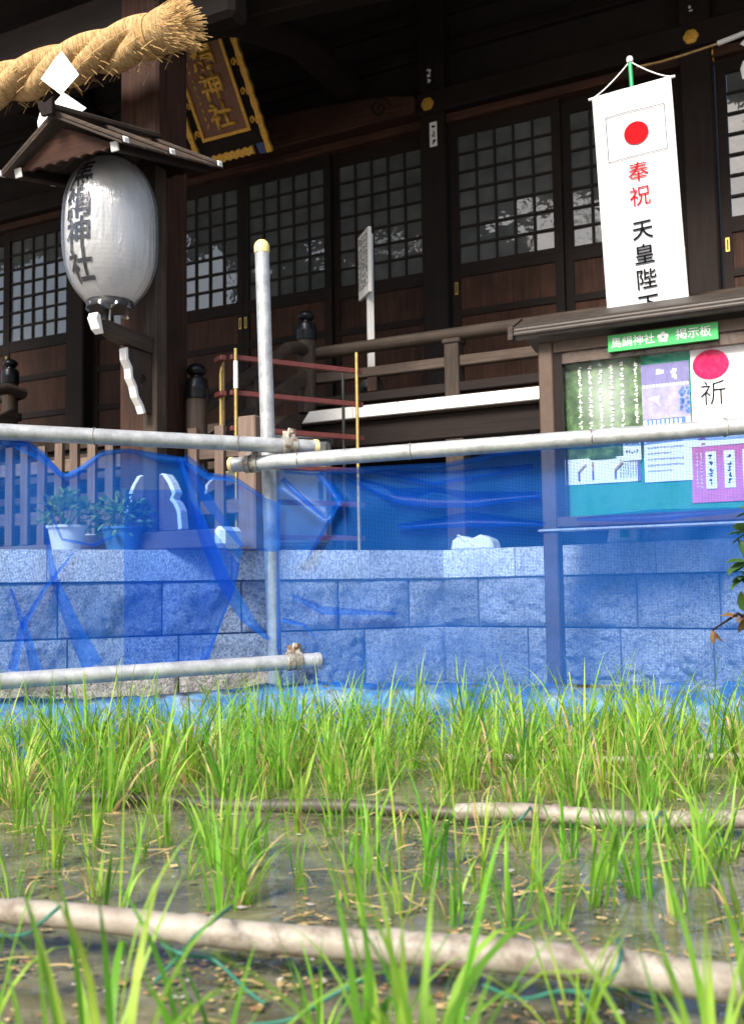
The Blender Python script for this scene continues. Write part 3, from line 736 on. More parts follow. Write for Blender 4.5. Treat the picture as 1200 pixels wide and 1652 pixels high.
cab = thing('grey_cabinet', 'pale grey cabinet with rounded edges under the veranda behind the pole', 'cabinet', (-.40, 5.95, .66))
MB().box((-.16, 0, .03), (.16, .28, .67)).build('body', grey_box, cab, bevel=.02)
MB().box((-.14, -.012, .06), (.14, -.001, .64)).build('door', grey_box, cab, bevel=.005)
MB().box((-.17, -.02, .672), (.17, .29, .70)).build('lid', grey_box, cab, bevel=.008)
MB().box((.09, -.025, .32), (.11, -.013, .42)).build('handle', dark_metal, cab)

# ================================================================== NOTICE BOARD
nb = thing('notice_board', 'brown roofed notice board with teal back panel and green name sign', 'notice board', tuple(L(1.407, 1.95, -.08)), -TH)
NZ = .08                                              # the foot of the legs lies below datum
def nbx(name, x0, x1, y0, y1, z0, z1, mat, bev=.004, parent=None):
    return MB().box((x0, y0, z0+NZ), (x1, y1, z1+NZ)).build(name, mat, parent or nb, bevel=bev)
nbx('leg', 0, .075, .0, .085, -.08, 1.66, brown_frame, .006); nbx('leg', 1.80, 1.875, .0, .085, -.08, 1.66, brown_frame, .006)
nbx('header', .075, 1.80, .006, .08, 1.60, 1.66, brown_frame)
nbx('sill', .075, 1.80, .002, .085, .735, .785, brown_frame)
nbx('sill_ledge', -.02, 1.9, -.012, .09, .716, .728, galv, .003)
nbx('back_panel', .075, 1.80, .072, .082, .785, 1.60, teal, 0)
nbx('dark_recess_strip', .0752, .118, .012, .071, .785, 1.598, WD['z'], 0)  # dark strip standing in for the inner recess beside the leg
nbx('valance', .118, 1.80, .02, .06, 1.545, 1.599, brown_frame, 0)
for x0, x1 in ((.12, .62), (.625, 1.18), (1.185, 1.798)): nbx('glass_pane', x0, x1, .012, .016, .787, 1.598, glass_m, 0)
# ribbed metal roof with a rolled front edge
prof = [(-.085, 1.668), (-.10, 1.690), (-.095, 1.725), (-.07, 1.742), (.05, 1.80), (.26, 1.74), (.285, 1.715), (.28, 1.675), (.24, 1.668), (.05, 1.715), (-.05, 1.672)]
rf = MB().prism([(a_, b_+NZ) for a_, b_ in prof], -.09, 2.04, lambda a, b, d: (d, a, b)).build('roof', copper_roof, nb, bevel=.004)
for k, zz in enumerate((1.690, 1.708, 1.726)): MB().tube([(-.091, -.099+.003*k, zz+NZ), (2.041, -.099+.003*k, zz+NZ)], .0055, 6).build('roof_roll', copper_roof, rf, smooth=True)
MB().prism([(-.112, 1.665+NZ), (-.105, 1.735+NZ), (-.065, 1.752+NZ), (.05, 1.812+NZ), (.05, 1.80+NZ), (-.065, 1.70+NZ), (-.08, 1.655+NZ)], -.115, -.0905, lambda a, b, d: (d, a, b)).build('roof_end_tile', WG['y'], rf)
sgn = nbx('name_sign', .355, .865, -.012, -.001, 1.566, 1.648, sign_green, .002)
lettering('white_writing', '馬絹神社', .052, paper, sgn, lambda x, y: Vector((x+.475, -.0135, y+1.604+NZ)), .0004, vertical=False)
lettering('white_writing', '掲示板', .054, paper, sgn, lambda x, y: Vector((x+.755, -.0135, y+1.607+NZ)), .0004, vertical=False)
mb = MB()
for k in range(5):
    a_ = k*1.257+.3; c_ = (.617+.016*math.cos(a_), 1.607+NZ+.016*math.sin(a_))
    mb.prism([(c_[0]+.011*math.cos(j*.785), c_[1]+.011*math.sin(j*.785)) for j in range(8)], -.0145, -.0125, lambda a, b, d: (a, d, b))
mb.build('flower_crest', paper, sgn)

# posters: sheets pinned in the notice board, each a thing of its own
def mk_forest():
    m = NT('forest_print'); v = m.coords((1, 1, 1), rand=False)
    a_ = m.noise(v, 16, 6, .7); g = m.n('TexGradient', {'Vector': m.n('Mapping', {'Vector': v, 'Location': (-1.0, 0, -.92), 'Scale': (5.0, 1, 3.0)}).outputs[0]}, gradient_type='SPHERICAL').outputs[0]
    c = m.ramp(a_, [(.32, (.006, .022, .008)), (.5, (.03, .09, .025)), (.68, (.13, .26, .08))])
    m.put(col=m.mix(c, (.50, .58, .52), m.ramp(g, [(.25, (0,)*3), (.95, (.6,)*3)])), rough=.45); return m.m
def mk_sky_print():
    m = NT('lavender_print'); v = m.coords(rand=False)
    m.put(col=m.ramp(m.noise(v, 9, 5, .7), [(.3, (.16, .18, .36)), (.55, (.32, .30, .46)), (.75, (.55, .53, .62))]), rough=.45); return m.m
forest_m, lav_m = mk_forest(), mk_sky_print()
lav_solid = plain('violet_print', (.20, .19, .38), .8, spec=.1); pink_m = plain('pink_print', (.62, .16, .34), .8, spec=.1, var=.08); purple_ink = plain('purple_ink', (.16, .10, .30), .6)
blue_print = plain('blue_print', (.05, .16, .50), .6); skin_print = plain('peach_print', (.62, .38, .28), .6)
def poster(label, x, z, w_, h_, mat, rz=0.0):
    o = thing('poster', label, 'poster', tuple(L(1.407+x, 1.95-.066, z)), -TH, 'posters in the notice board')
    o.rotation_euler = (0, rz, -TH)
    MB().grid(lambda a, b: (w_*a, .0015*math.sin(a*9+b*4), h_*b), 8, 8).build('sheet', mat, o, smooth=True); return o
def pr(o, name, mat, x0, x1, z0, z1, lev=1): return MB().box((x0, -.0022-.001*lev, z0), (x1, -.0018-.001*lev, z1)).build(name, mat, o)
rn = random.Random(21)
p = poster('green forest poster with white vertical lines of verse', .118, 1.06, .375, .49, forest_m)
mb = MB()
for k in range(5): scribble(mb, .06+k*.052, .47, .026, .40, -.004, 15, rn, thick=.0024)
scribble(mb, .335, .46, .024, .30, -.004, 12, rn, thick=.0026); mb.build('white_verse', paper, p)
p = poster('white exercise sheet with small bending figures below the forest poster', .113, .945, .36, .125, paper)
for cx, lean in ((.06, 1), (.13, 0), (.24, 1)):
    mb = MB(); mb.tube([(cx, -.004, .02), (cx, -.004, .062)], .005, 6); mb.build('figure_legs', purple_ink, p)
    mb = MB(); mb.tube([(cx, -.004, .062), (cx+.028*lean, -.004, .088-(-.0)*lean)], .006, 6); mb.tube([(cx+.03*lean, -.004, .09), (cx+.036*lean, -.004, .094+.012*(1-lean))], .006, 6); mb.build('figure_body', skin_print, p)
mb = MB()
for k in range(7): scribble(mb, .262+k*.012, .11, .007, .09, -.0035, 9, rn, thick=.0012)
mb.build('writing', ink, p); pr(p, 'edge_band', purple_ink, .345, .36, .0, .125)
p = poster('lavender landscape poster with white lettering above a white text sheet', .492, .935, .222, .565, paper)
pr(p, 'picture', lav_m, .0, .222, .30, .46); pr(p, 'title_band', lav_solid, .0, .222, .462, .565)
mb = MB(); scribble(mb, .065, .55, .05, .075, -.0045, 1, rn, thick=.006); scribble(mb, .125, .55, .05, .075, -.0045, 1, rn, thick=.006); mb.build('title_writing', paper, p)
mb = MB()
for k in range(14): mb.box((.006+k*.0155, -.0046, .452), (.016+k*.0155, -.0040, .466))
mb.build('perforated_line', paper, p)
mb = MB()
for k in range(26): 
    cx, cz = .20+rn.uniform(-.025, .02), .31+rn.uniform(0, .13); mb.prism([(cx+.008*math.cos(j*1.05), cz+.008*math.sin(j*1.05)) for j in range(6)], -.0046, -.0040, lambda a, b, d: (a, d, b))
mb.build('leaf_print', blue_print, p)
MB().prism([(.03, .40), (.085, .41), (.075, .385), (.085, .36), (.06, .385)], -.0046, -.0040, lambda a, b, d: (a, d, b)).build('white_bird_print', paper, p)
mb = MB(); mb.box((.02, -.004, .265), (.20, -.0032, .298))
mb.build('building_print', blue_print, p)
mb = MB()
for k in range(8): mb.box((.03+k*.02, -.0052, .268), (.04+k*.02, -.0045, .294))
mb.build('building_windows', paper, p)
mb = MB()
for k in range(7): scribble(mb, .015, .225-k*.028, .19*(.9 if k % 3 else .6), .010, -.0035, 26, rn, False, .0012)
mb.build('writing', purple_ink, p)
p = poster('white poster with a large red-pink sun disc and black brush writing', .722, 1.15, .62, .40, paper)
MB().prism([(.092+.082*math.cos(k*.1745), .318+.070*math.sin(k*.1745)) for k in range(36)], -.0042, -.0030, lambda a, b, d: (a, d, b)).build('sun_disc', pink_ink, p)
lettering('brush_writing', '祈', .125, ink, p, lambda x, y: Vector((x+.098, -.0038, y+.175)), -.001)
p = poster('pink poster with upright white name strips under the sun disc poster', .708, .825, .60, .322, pink_m)
pr(p, 'white_heading', paper, .0, .60, .262, .322)
mb = MB(); scribble(mb, .03, .318, .05, .05, -.0045, 1, rn, thick=.004); mb.build('heading_emblem', pink_m, p)
for k in range(6):
    x0 = .065+k*.082; pr(p, 'name_strip', paper, x0, x0+.048, .062, .235); mb = MB(); scribble(mb, x0+.011, .222, .026, .14, -.0045, 5, rn, thick=.0028); mb.build('strip_writing', ink, p)
mb = MB(); scribble(mb, .022, .235, .012, .17, -.0035, 10, rn, thick=.0014); scribble(mb, .040, .235, .012, .17, -.0035, 10, rn, thick=.0014); mb.build('side_writing', paper, p)
p = poster('small white leaflet overlapping the corner of the forest poster', .395, 1.045, .085, .145, paper); p.location = p.location + NN*.006
mb = MB()
for k in range(3): scribble(mb, .01, .13-k*.04, .065, .016, -.004, 5, rn, False, .0018)
mb.build('writing', ink, p)

# ================================================================== BANNER
bn = thing('cloth_banner', 'long white cloth banner with red disc and vertical characters on a green pole', 'banner', tuple(L(1.97, 1.78, .6)), -TH)
bn.rotation_euler = (0, R(-2.2), -TH)
BZ = -.6
def cloth_y(x, z): return .020*nz(x*5, z*1.6, 3.3) + .006*math.sin(x*22+z*2)*max(0, (z-2.5)/.4) - .012*math.exp(-((z-2.05)/.12)**2-((x+.09)/.05)**2)
mb = MB(); bw, bt, bb_ = .395, 2.925, 1.30
mb.grid(lambda a, b: (-bw/2+bw*a, cloth_y(-bw/2+bw*a, bb_+(bt-bb_)*b)-.03, bb_+(bt-bb_)*b+BZ), 40, 110)
banner_cloth = plain('banner_cloth', (.62, .62, .64), .9, spec=.05, var=.03); solid(mb.build('cloth', banner_cloth, bn, smooth=True, fix=False), .0015)
MB().tube([(-.215, -.02, bt+BZ), (.215, -.02, bt+BZ)], .007, 8).build('top_rod', white_paint, bn, smooth=True)
MB().tube([(0.0, .0, .30), (.0, .0, 3.07+BZ)], .0105, 10).build('pole', green_pole, bn, smooth=True)
MB().lathe([(.004, 0), (.014, .006), (.017, .018), (.014, .032), (.004, .038)], 14, (0, 0, 3.065+BZ)).build('pole_knob', white_paint, bn, smooth=True)
for sg in (-1, 1):
    MB().tube([(sg*.205*q, -.012*q, bt+BZ+.005+(3.07-bt)*(1-q)**1.35) for q in [k/10 for k in range(11)]], .0032, 6).build('cord', paper, bn)
def on_cloth(dx, dz, off=.0375): return lambda x, y: Vector((x+dx, cloth_y(x+dx, y+dz)-off, y+dz+BZ))
mb = MB(); f_ = on_cloth(0, 0, .037)
ring = [f_(.012+.060*math.cos(k*.1745), 2.683+.058*math.sin(k*.1745)) for k in range(36)]
mb.add([f_(.012, 2.683)]+ring, [(0, 1+k, 1+(k+1) % 36) for k in range(36)]); mb.build('red_disc', red_ink, bn)
fl = [(-.135, 2.80), (.155, 2.80), (.155, 2.568), (-.135, 2.568)]; mb = MB()
for k in range(4):
    (x0, z0), (x1, z1) = fl[k], fl[(k+1) % 4]
    mb.tube([f_(x0+(x1-x0)*q/12, z0+(z1-z0)*q/12) for q in range(13)], .0018, 4)
mb.build('flag_outline', ink_grey, bn)
lettering('red_characters', '奉祝', .108, red_ink, bn, on_cloth(.008, 2.415), .0, line=1.14, cuts=2)
lettering('black_characters', '天皇陛下', .106, ink, bn, on_cloth(.008, 1.995), .0008, line=1.17, cuts=2)

# ================================================================== THINGS ON THE WALL
def leafy(mb, n, c, r, rn, size, mi=(0,), up=.6, aspect=.42):
    for k in range(n):
        d = Vector((rn.gauss(0, 1), rn.gauss(0, 1), rn.gauss(0, 1)+up)).normalized(); p = Vector(c)+Vector((d.x*r[0], d.y*r[1], d.z*r[2]))*rn.uniform(.35, 1)
        leaf(mb, p, d+Vector((rn.gauss(0, .7), rn.gauss(0, .7), rn.gauss(.2, .6))), size*rn.uniform(.6, 1.3), aspect, rn, rn.choice(mi))
def leaf(mb, p, d, l, aspect, rn, mi=0, curl=.25):
    d = Vector(d).normalized(); sde = d.cross(Vector((rn.gauss(0,1), rn.gauss(0,1), 1.5))).normalized(); nn = sde.cross(d)
    vs = [p]; w_ = l*aspect*.5
    for q, ww in ((.3, .85), (.6, 1), (.85, .55)): vs += [p+d*l*q+sde*w_*ww+nn*w_*.35-nn*l*curl*q*q, p+d*l*q-nn*l*curl*q*q, p+d*l*q-sde*w_*ww+nn*w_*.35-nn*l*curl*q*q]
    vs.append(p+d*l-nn*l*curl)
    mb.add(vs, [(0,1,2),(0,2,3),(1,4,5,2),(2,5,6,3),(4,7,8,5),(5,8,9,6),(7,10,8),(8,10,9)], mi)
rn = random.Random(31)
def potted(label, x, y, pot, r, h, n, spread):
    o = thing('potted_plant', label, 'potted plant', (x, y, .668), 0, 'potted plants on the wall top')
    MB().lathe([(r*.72, 0), (r*.95, h*.9), (r*1.05, h*.9), (r*1.05, h), (r*.93, h), (r*.9, h*.88)], 20).build('pot', pot, o, smooth=True)
    MB().lathe([(r*.9, h*.84), (.001, h*.86)], 16, cap=False).build('soil', soil, o)
    mb = MB()
    for k in range(7):
        a_ = k*.9; mb.tube([(0, 0, h*.85), (spread*.4*math.cos(a_), spread*.4*math.sin(a_), h+.07), (spread*.8*math.cos(a_), spread*.8*math.sin(a_), h+.13)], .0025, 5)
    mb.build('stems', leaf_mid, o)
    mb = MB(); leafy(mb, n, (0, 0, h+.05), (spread, spread, .12), rn, .046, (0, 0, 1)); mb.build('foliage', [pot_leaf, leaf_mid], o)
potted('leafy plant in a white pot on the wall, left of the porch post', -1.545, 5.17, terracotta, .10, .125, 230, .15)
potted('bushy plant in a blue pot on the wall beside the porch post', -1.29, 5.27, blue_pot, .11, .12, 260, .17)
pale_stone = plain('pale_stone', (.74, .72, .68), .8, var=.15, bump=.3)
def pebble(name, label, loc, poly, d, mat, cat, bits=None):
    o = thing(name, label, cat, loc, -TH)
    mb = MB(); n = len(poly)
    mb.prism(poly, 0, d, lambda a, b, q: (a+.01*nz(a*30, b*30, q*9), q, b+.008*nz(a*20, q*20, b*20))); mb.build('stone_body', mat, o, bevel=.012); return o
o = pebble('stone_lump', 'pale lumpy bag-like stone on the wall beneath the veranda post', tuple(L(.63, 1.30, .664)), [(-.0, 0), (.27, 0), (.255, .06), (.19, .085), (.13, .068), (.06, .088), (.015, .06)], .14, pale_stone, 'stone')
MB().tube([(.05+.012*k, -.004-.004*math.sin(k), .085-.006*k+.01*math.sin(k*1.3)) for k in range(9)], .004, 5).build('tie_string', paper, o)
o = pebble('stone_block_piece', 'pale cut stone with a teal patch on the wall below the notice board', tuple(L(1.63, 1.52, .664)), [(-.02, 0), (.15, 0), (.145, .10), (.0, .103)], .12, pale_stone, 'stone')
MB().box((.055, -.014, .03), (.095, -.006, .09)).build('teal_patch', teal, o)
o = pebble('stone_block_piece', 'grey cut stone beside the stone with the teal patch', tuple(L(1.80, 1.55, .664)), [(.0, 0), (.12, 0), (.10, .10), (.01, .10)], .12, granite, 'stone')

# ================================================================== STEEL PIPE FRAME
sf = thing('pipe_frame', 'galvanised steel pipe frame clamped together, carrying the blue nets', 'scaffold', (-.33, 3.41, -.08))
O = Vector((-.33, 3.41, -.08)); PR = .0243
def W(p): return tuple(Vector(p) - O)
def pipe(name, a_, b_, parent=None):
    a_, b_ = Vector(a_), Vector(b_); mb = MB()
    return MB().tube([W(a_+(b_-a_)*k/20) for k in range(21)], PR, 20, False).build(name, galv, parent or sf, smooth=True)
PT0, PT1 = Vector((-.322, 3.41, -.08)), Vector((-.3635, 3.43, 1.625))
up_ = pipe('upright_pipe', PT0, PT1)
MB().lathe([(PR+.002, -.02), (PR+.0025, .004), (PR*.9, .016), (PR*.55, .024), (.002, .027)], 20, W(PT1)).build('yellow_cap', yellow, up_, smooth=True)
LR0, LR1 = Vector((-1.9, 2.60, .930)), Vector((-.181, 3.352, .919))
RR0, RR1 = Vector((-.459, 3.335, .862)), Vector((2.3, 2.46, .915))
LW0, LW1 = Vector((-1.9, 2.60, .185)), Vector((-.182, 3.355, .221))
def endcap(end, d, par, mat=yellow, l=.014):
    d = d.normalized(); MB().tube([W(end-d*.009), W(end+d*.004)], PR+.0022, 20).build('end_cap', mat, par, smooth=True)
lrp = pipe('rail_pipe', LR0, LR1); endcap(LR1, LR1-LR0, lrp); rrp = pipe('rail_pipe', RR0, RR1); endcap(RR0, RR0-RR1, rrp)
lwp = pipe('lower_pipe', LW0, LW1); endcap(LW1, LW1-LW0, lwp, galv)
def clamp(c, axis, par=None):
    c = Vector(c); axis = Vector(axis).normalized(); o = len(sf.children)
    mb = MB()
    for off in (-.013, .013):
        mb.tube([W(c+axis*(off-.010)), W(c+axis*(off+.010))], PR+.006, 18)
    x = axis.cross(Vector((0, 1, 0))).normalized()
    if x.z < 0: x = -x
    mb.tube([W(c-axis*.005+x*.02), W(c+axis*.004+x*.058)], .0065, 8)
    mb.tube([W(c+axis*.012+x*.044), W(c+axis*.012+x*.056)], .012, 6)
    mb.box((-.02, -.018, -.012), (.02, .035, .03), 0, Matrix.Translation(Vector(W(c+x*.02+Vector((0, .018, 0))))))
    mb.build('pipe_clamp', clamp_m, sf, smooth=True)
dL, dR = (LR1-LR0).normalized(), (RR1-RR0).normalized()
clamp(LR1-dL*.095, dL); clamp(RR0+dR*.075, dR); clamp(LW1-dL*.085, dL)
# stray rust-coloured wire ties
for q in (.62, .86): MB().tube([W(LR0+(LR1-LR0)*q+Vector((0, (PR+.002)*math.cos(k*.5), (PR+.002)*math.sin(k*.5)))) for k in range(14)], .0018, 5).build('wire_tie', clamp_m, sf)
for q in (.08, .21, .40, .53): MB().tube([W(RR0+(RR1-RR0)*q+Vector((0, (PR+.002)*math.cos(k*.5), (PR+.002)*math.sin(k*.5)))) for k in range(14)], .0018, 5).build('wire_tie', clamp_m, sf)

# ================================================================== BLUE NETS
def sheet(name, parent, fn, nu, nv, mat):
    """fn(a, b) -> point on the net; threads are laid out by real length"""
    pts = [[Vector(fn(i/nu, j/nv)) for i in range(nu+1)] for j in range(nv+1)]
    me = bpy.data.meshes.new(name); me.from_pydata([tuple(p) for r_ in pts for p in r_], [], [(j*(nu+1)+i, j*(nu+1)+i+1, (j+1)*(nu+1)+i+1, (j+1)*(nu+1)+i) for j in range(nv) for i in range(nu)])
    me.materials.append(mat); uv = me.uv_layers.new(name='UVMap'); wd = sum((pts[nv//2][i+1]-pts[nv//2][i]).length for i in range(nu))
    hg = sum((pts[j+1][nu//2]-pts[j][nu//2]).length for j in range(nv))
    for l in me.loops:
        j, i = divmod(l.vertex_index, nu+1); uv.data[l.index].uv = (i/nu*wd, j/nv*hg)
    me.polygons.foreach_set('use_smooth', [True]*len(me.polygons)); me.update()
    return link(name, me, parent)
def interp(pl, q):
    for (a_, b_), (c_, d_) in zip(pl, pl[1:]):
        if q <= c_: return b_+(d_-b_)*(q-a_)/(c_-a_)
    return pl[-1][1]
def ridge(p, a_, b_, wd):
    a_, b_ = Vector(a_), Vector(b_); p = Vector(p); d = b_-a_; q = max(0, min(1, (p-a_).dot(d)/d.length_squared)); return math.exp(-((p-a_-d*q).length/wd)**2)
LP, RP = ((-1.082, 2.96), (-.181, 3.36)), ((-.459, 3.36), (1.06, 2.88))
nr = thing('blue_net', 'blue mesh net hung from the right steel rail, in front of granite wall', 'net')
TOPR = [(430, 757), (455, 752), (500, 757), (560, 752), (640, 748), (720, 744), (775, 733), (800, 722), (900, 716), (1000, 708), (1100, 702), (1330, 688), (1540, 676)]
def net_r(a, b):
    x = 446+(1530-446)*a; yt = interp(TOPR, x)+6; y = yt+(1105-yt)*b
    off = .03+.05*b + .012*nz(a*9, b*2.5, 1) + .010*nz(a*24, b*5, 4)
    off -= .030*ridge((x, y), (515, 765), (548, 815), 9) + .030*ridge((x, y), (548, 815), (490, 905), 9) + .025*ridge((x, y), (455, 790), (520, 840), 8)
    return on_line(x, y, *RP, off)
sheet('mesh_sheet', nr, net_r, 180, 60, net_m)
# heavier folded hem along the rail and loose pleats
sheet('folded_hem', nr, lambda a, b: on_line(458+1070*a, interp(TOPR, 458+1070*a)+2+(9+7*nz(a*14, 2))*b, *RP, .024-.012*math.sin(b*3.1)), 120, 3, net_fold_lit)
def pleat(par, pl, wd, line, off, n=30, mat=net_fold_lit):
    def fn(a, b):
        q = a*(len(pl)-1); i = min(int(q), len(pl)-2); f_ = q-i
        x = pl[i][0]+(pl[i+1][0]-pl[i][0])*f_; y = pl[i][1]+(pl[i+1][1]-pl[i][1])*f_
        dx, dy = pl[i+1][0]-pl[i][0], pl[i+1][1]-pl[i][1]; ll = math.hypot(dx, dy); w_ = interp(wd, a) + 1.5*nz(a*9, pl[0][0])
        return on_line(x-dy/ll*w_*(b-.5), y+dx/ll*w_*(b-.5), *line, off+.018*math.sin(b*math.pi))
    return sheet('net_pleat', par, fn, n, 4, mat)
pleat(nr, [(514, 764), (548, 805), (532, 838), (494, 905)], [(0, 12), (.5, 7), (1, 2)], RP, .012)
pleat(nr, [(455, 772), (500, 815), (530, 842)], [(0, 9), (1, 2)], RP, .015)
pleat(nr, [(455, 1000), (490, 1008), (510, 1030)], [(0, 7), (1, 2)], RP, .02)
for pl_, wd_ in (([(560, 770), (640, 800), (760, 806), (870, 798)], [(0, 8), (.5, 34), (1, 10)]), ([(600, 760), (700, 772), (860, 752)], [(0, 6), (.5, 22), (1, 8)]), ([(640, 850), (760, 838), (880, 845)], [(0, 6), (.5, 26), (1, 6)]), ([(930, 838), (1050, 832), (1200, 822)], [(0, 5), (.5, 20), (1, 8)]), ([(470, 960), (520, 985), (640, 990)], [(0, 4), (.5, 14), (1, 4)])):
    pleat(nr, pl_, wd_, RP, .018, mat=net_thin)
nl = thing('blue_net', 'torn blue mesh net sagging from the left steel rail with hanging strips', 'net')
TOPL = [(-330, 684), (-90, 692), (0, 705), (45, 712), (75, 735), (103, 764), (128, 752), (165, 725), (210, 722), (300, 737)]
RIGHTL = [(0, 300), (.40, 392), (.55, 384), (1, 330)]
def net_l(a, b):
    xr = interp(RIGHTL, b); x = -320+(xr+320)*a; yt = interp(TOPL, min(x, 300))+3; y = yt+(1098-(x+90)*.03-yt)*b
    off = .02-.02*b + .012*nz(a*7, b*3, 9) + .008*nz(a*20, b*4, 5)
    return on_line(x, y, *LP, off)
sheet('mesh_sheet', nl, net_l, 130, 60, net_m)
sheet('second_layer', nl, lambda a, b: on_line(200+(interp(RIGHTL, b)-6-200)*a, 790+(1090-790)*b, *LP, -.006+.008*nz(a*5, b*6, 2)), 24, 40, net_thin)
sheet('folded_hem', nl, lambda a, b: on_line(-320+620*a, interp(TOPL, -320+620*a)+1+(11+8*nz(a*9, 7))*b, *LP, .012-.012*math.sin(b*3.1)), 80, 3, net_fold_lit)
sheet('thin_patch', nl, lambda a, b: on_line(interp(RIGHTL, .35+.65*b)-7+(439-interp(RIGHTL, .35+.65*b))*a, 885+(1080-885)*b, *LP, .02+.01*nz(a*4, b*5, 6)), 14, 30, net_thin)
def drape(a, b):
    x = 292+(452-292)*a; t_ = interp([(292, 738), (330, 762), (375, 772), (420, 800), (452, 812)], x); bt_ = interp([(292, 760), (340, 830), (385, 880), (430, 890), (452, 890)], x)
    return on_line(x, t_+(bt_-t_)*b, *LP, .018+.012*nz(a*6, b*5, 3))
sheet('torn_flap', nl, drape, 30, 14, net_m)
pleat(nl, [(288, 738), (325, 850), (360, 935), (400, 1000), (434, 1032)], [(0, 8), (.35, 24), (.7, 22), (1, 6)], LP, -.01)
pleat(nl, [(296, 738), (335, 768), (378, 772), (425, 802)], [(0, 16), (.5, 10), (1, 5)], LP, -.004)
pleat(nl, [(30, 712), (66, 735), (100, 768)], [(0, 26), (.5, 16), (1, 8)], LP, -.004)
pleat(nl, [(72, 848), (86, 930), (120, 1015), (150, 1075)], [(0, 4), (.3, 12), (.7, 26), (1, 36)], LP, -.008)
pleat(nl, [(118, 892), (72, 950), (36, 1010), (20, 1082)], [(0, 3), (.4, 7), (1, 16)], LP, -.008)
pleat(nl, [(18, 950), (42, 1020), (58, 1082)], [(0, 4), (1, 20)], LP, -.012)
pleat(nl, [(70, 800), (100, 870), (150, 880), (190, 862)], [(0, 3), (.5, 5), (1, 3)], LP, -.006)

# ================================================================== BLUE SHEET OVER THE BUND
ts = thing('blue_tarp', 'crumpled pale blue plastic sheet lining the far edge of the paddy', 'tarp', (0, 3.2, 0))
TPROF = [(-.30, -.03), (-.16, .012), (-.07, .075), (-.02, .125), (.04, .140), (.10, .132), (.14, .07), (.17, -.079)]
def tarp(a, b):
    x = -2.5+5.2*a; q = b*(len(TPROF)-1); i = min(int(q), len(TPROF)-2); f_ = q-i
    dy = TPROF[i][0]+(TPROF[i+1][0]-TPROF[i][0])*f_; z = TPROF[i][1]+(TPROF[i+1][1]-TPROF[i][1])*f_
    k = 1 if 0 < b < 1 else 0
    return (x, bund_y(x)+dy-3.2+k*.022*nz(x*7, b*3, 2), z+k*(.022*nz(x*5, b*2, 5)+.014*nz(x*19, b*7, 1)))
MB().grid(tarp, 220, 24).build('sheet', tarp_m, ts, smooth=True)

# ================================================================== BAMBOO POLES AND TWINE
def bamboo(label, a_, b_, r, mat, gap, sag=.01, taper=1.0):
    a_, b_ = Vector(a_), Vector(b_); n = int((b_-a_).length/.008); pts, rad = [], []; ln = (b_-a_).length
    for k in range(n+1):
        q = k/n; p = a_+(b_-a_)*q + Vector((0, .006*math.sin(q*7), sag*math.sin(q*math.pi)+.004*math.sin(q*11))); pts.append(p-a_)
        d = ((q*ln+.07) % gap)/gap; rr = r*(1.0+.012*math.sin(q*23))*(taper+(1-taper)*q)
        rr *= 1.13 if min(d, 1-d)*gap < .009 else (.97 if min(d, 1-d)*gap < .03 else 1)
        rad.append(rr)
    o = MB().tube([tuple(p) for p in pts], rad, 18).build('bamboo_pole', mat, None, smooth=True); o.location = a_
    return tag(o, label, 'bamboo pole', 'bamboo poles lying across the paddy')
bamboo('thick bleached bamboo pole lying nearest, across the front of the paddy', on_z(-160, 1468, .05), on_z(1400, 1612, .04), .0200, bamboo_pale, .24, .01, .72)
bamboo('pale bamboo pole lying across the right half of the paddy middle', on_z(735, 1311, .026), on_z(1420, 1331, .03), .0160, bamboo_pale, .26, .0)
bamboo('dark wet bamboo pole half sunk across the left half of the paddy middle', on_z(110, 1288, .004), on_z(745, 1310, .018), .0135, bamboo_dark, .22, .0)
bamboo('thin far bamboo cane among the dense rice on the right', on_z(670, 1226, .018), on_z(1420, 1221, .02), .0085, bamboo_pale, .2, .0)
twine_m = plain('green_twine', (.03, .16, .11), .6)
def twine(label, pts):
    q = [Vector(p) for p in pts]; sm = []
    for i in range(len(q)-1):
        p0, p1, p2, p3 = q[max(i-1, 0)], q[i], q[i+1], q[min(i+2, len(q)-1)]
        for k in range(8):
            t_ = k/8; sm.append(.5*((2*p1)+(p2-p0)*t_+(2*p0-5*p1+4*p2-p3)*t_*t_+(3*p1-p0-3*p2+p3)*t_**3))
    o = MB().tube([tuple(p-q[0]) for p in sm], .0022, 6).build('green_twine', twine_m, None, smooth=True); o.location = q[0]
    tag(o, label, 'twine', 'green twine tied to the bamboo')
def fp(x, y, z, dy=0): p = on_z(x, y, z); p.y += dy; return p
twine('green twine crossing the nearest bamboo pole at its left part', [fp(250, 1585, .012), fp(300, 1525, .05, -.025), fp(318, 1505, .085, -.01), fp(345, 1490, .095, .015), fp(365, 1482, .06, .05)])
twine('slack green twine trailing from the crossing down to the water', [fp(262, 1525, .04), fp(300, 1527, .05, -.025), fp(345, 1550, .03), fp(400, 1600, .012), fp(430, 1622, .006)])
twine('green twine looped beneath the nearest pole, lower middle', [fp(400, 1655, .008), fp(470, 1645, .02), fp(530, 1610, .03), fp(600, 1560, .05, -.02), fp(560, 1600, .03), fp(555, 1625, .008)])
twine('green twine hanging under the nearest pole right of centre', [fp(780, 1590, .02), fp(840, 1612, .03), fp(900, 1600, .04), fp(960, 1585, .05, -.02), fp(1000, 1550, .085), fp(1010, 1535, .06, .04)])
twine('short green twine knot hanging into the water right of centre', [fp(935, 1640, .006), fp(955, 1605, .03), fp(968, 1585, .05, -.02), fp(1010, 1600, .02), fp(1080, 1618, .008)])
twine('green twine end lying at the left edge of the nearest pole', [fp(-20, 1510, .02), fp(40, 1508, .03), fp(70, 1485, .075, -.01), fp(90, 1470, .09, .02)])
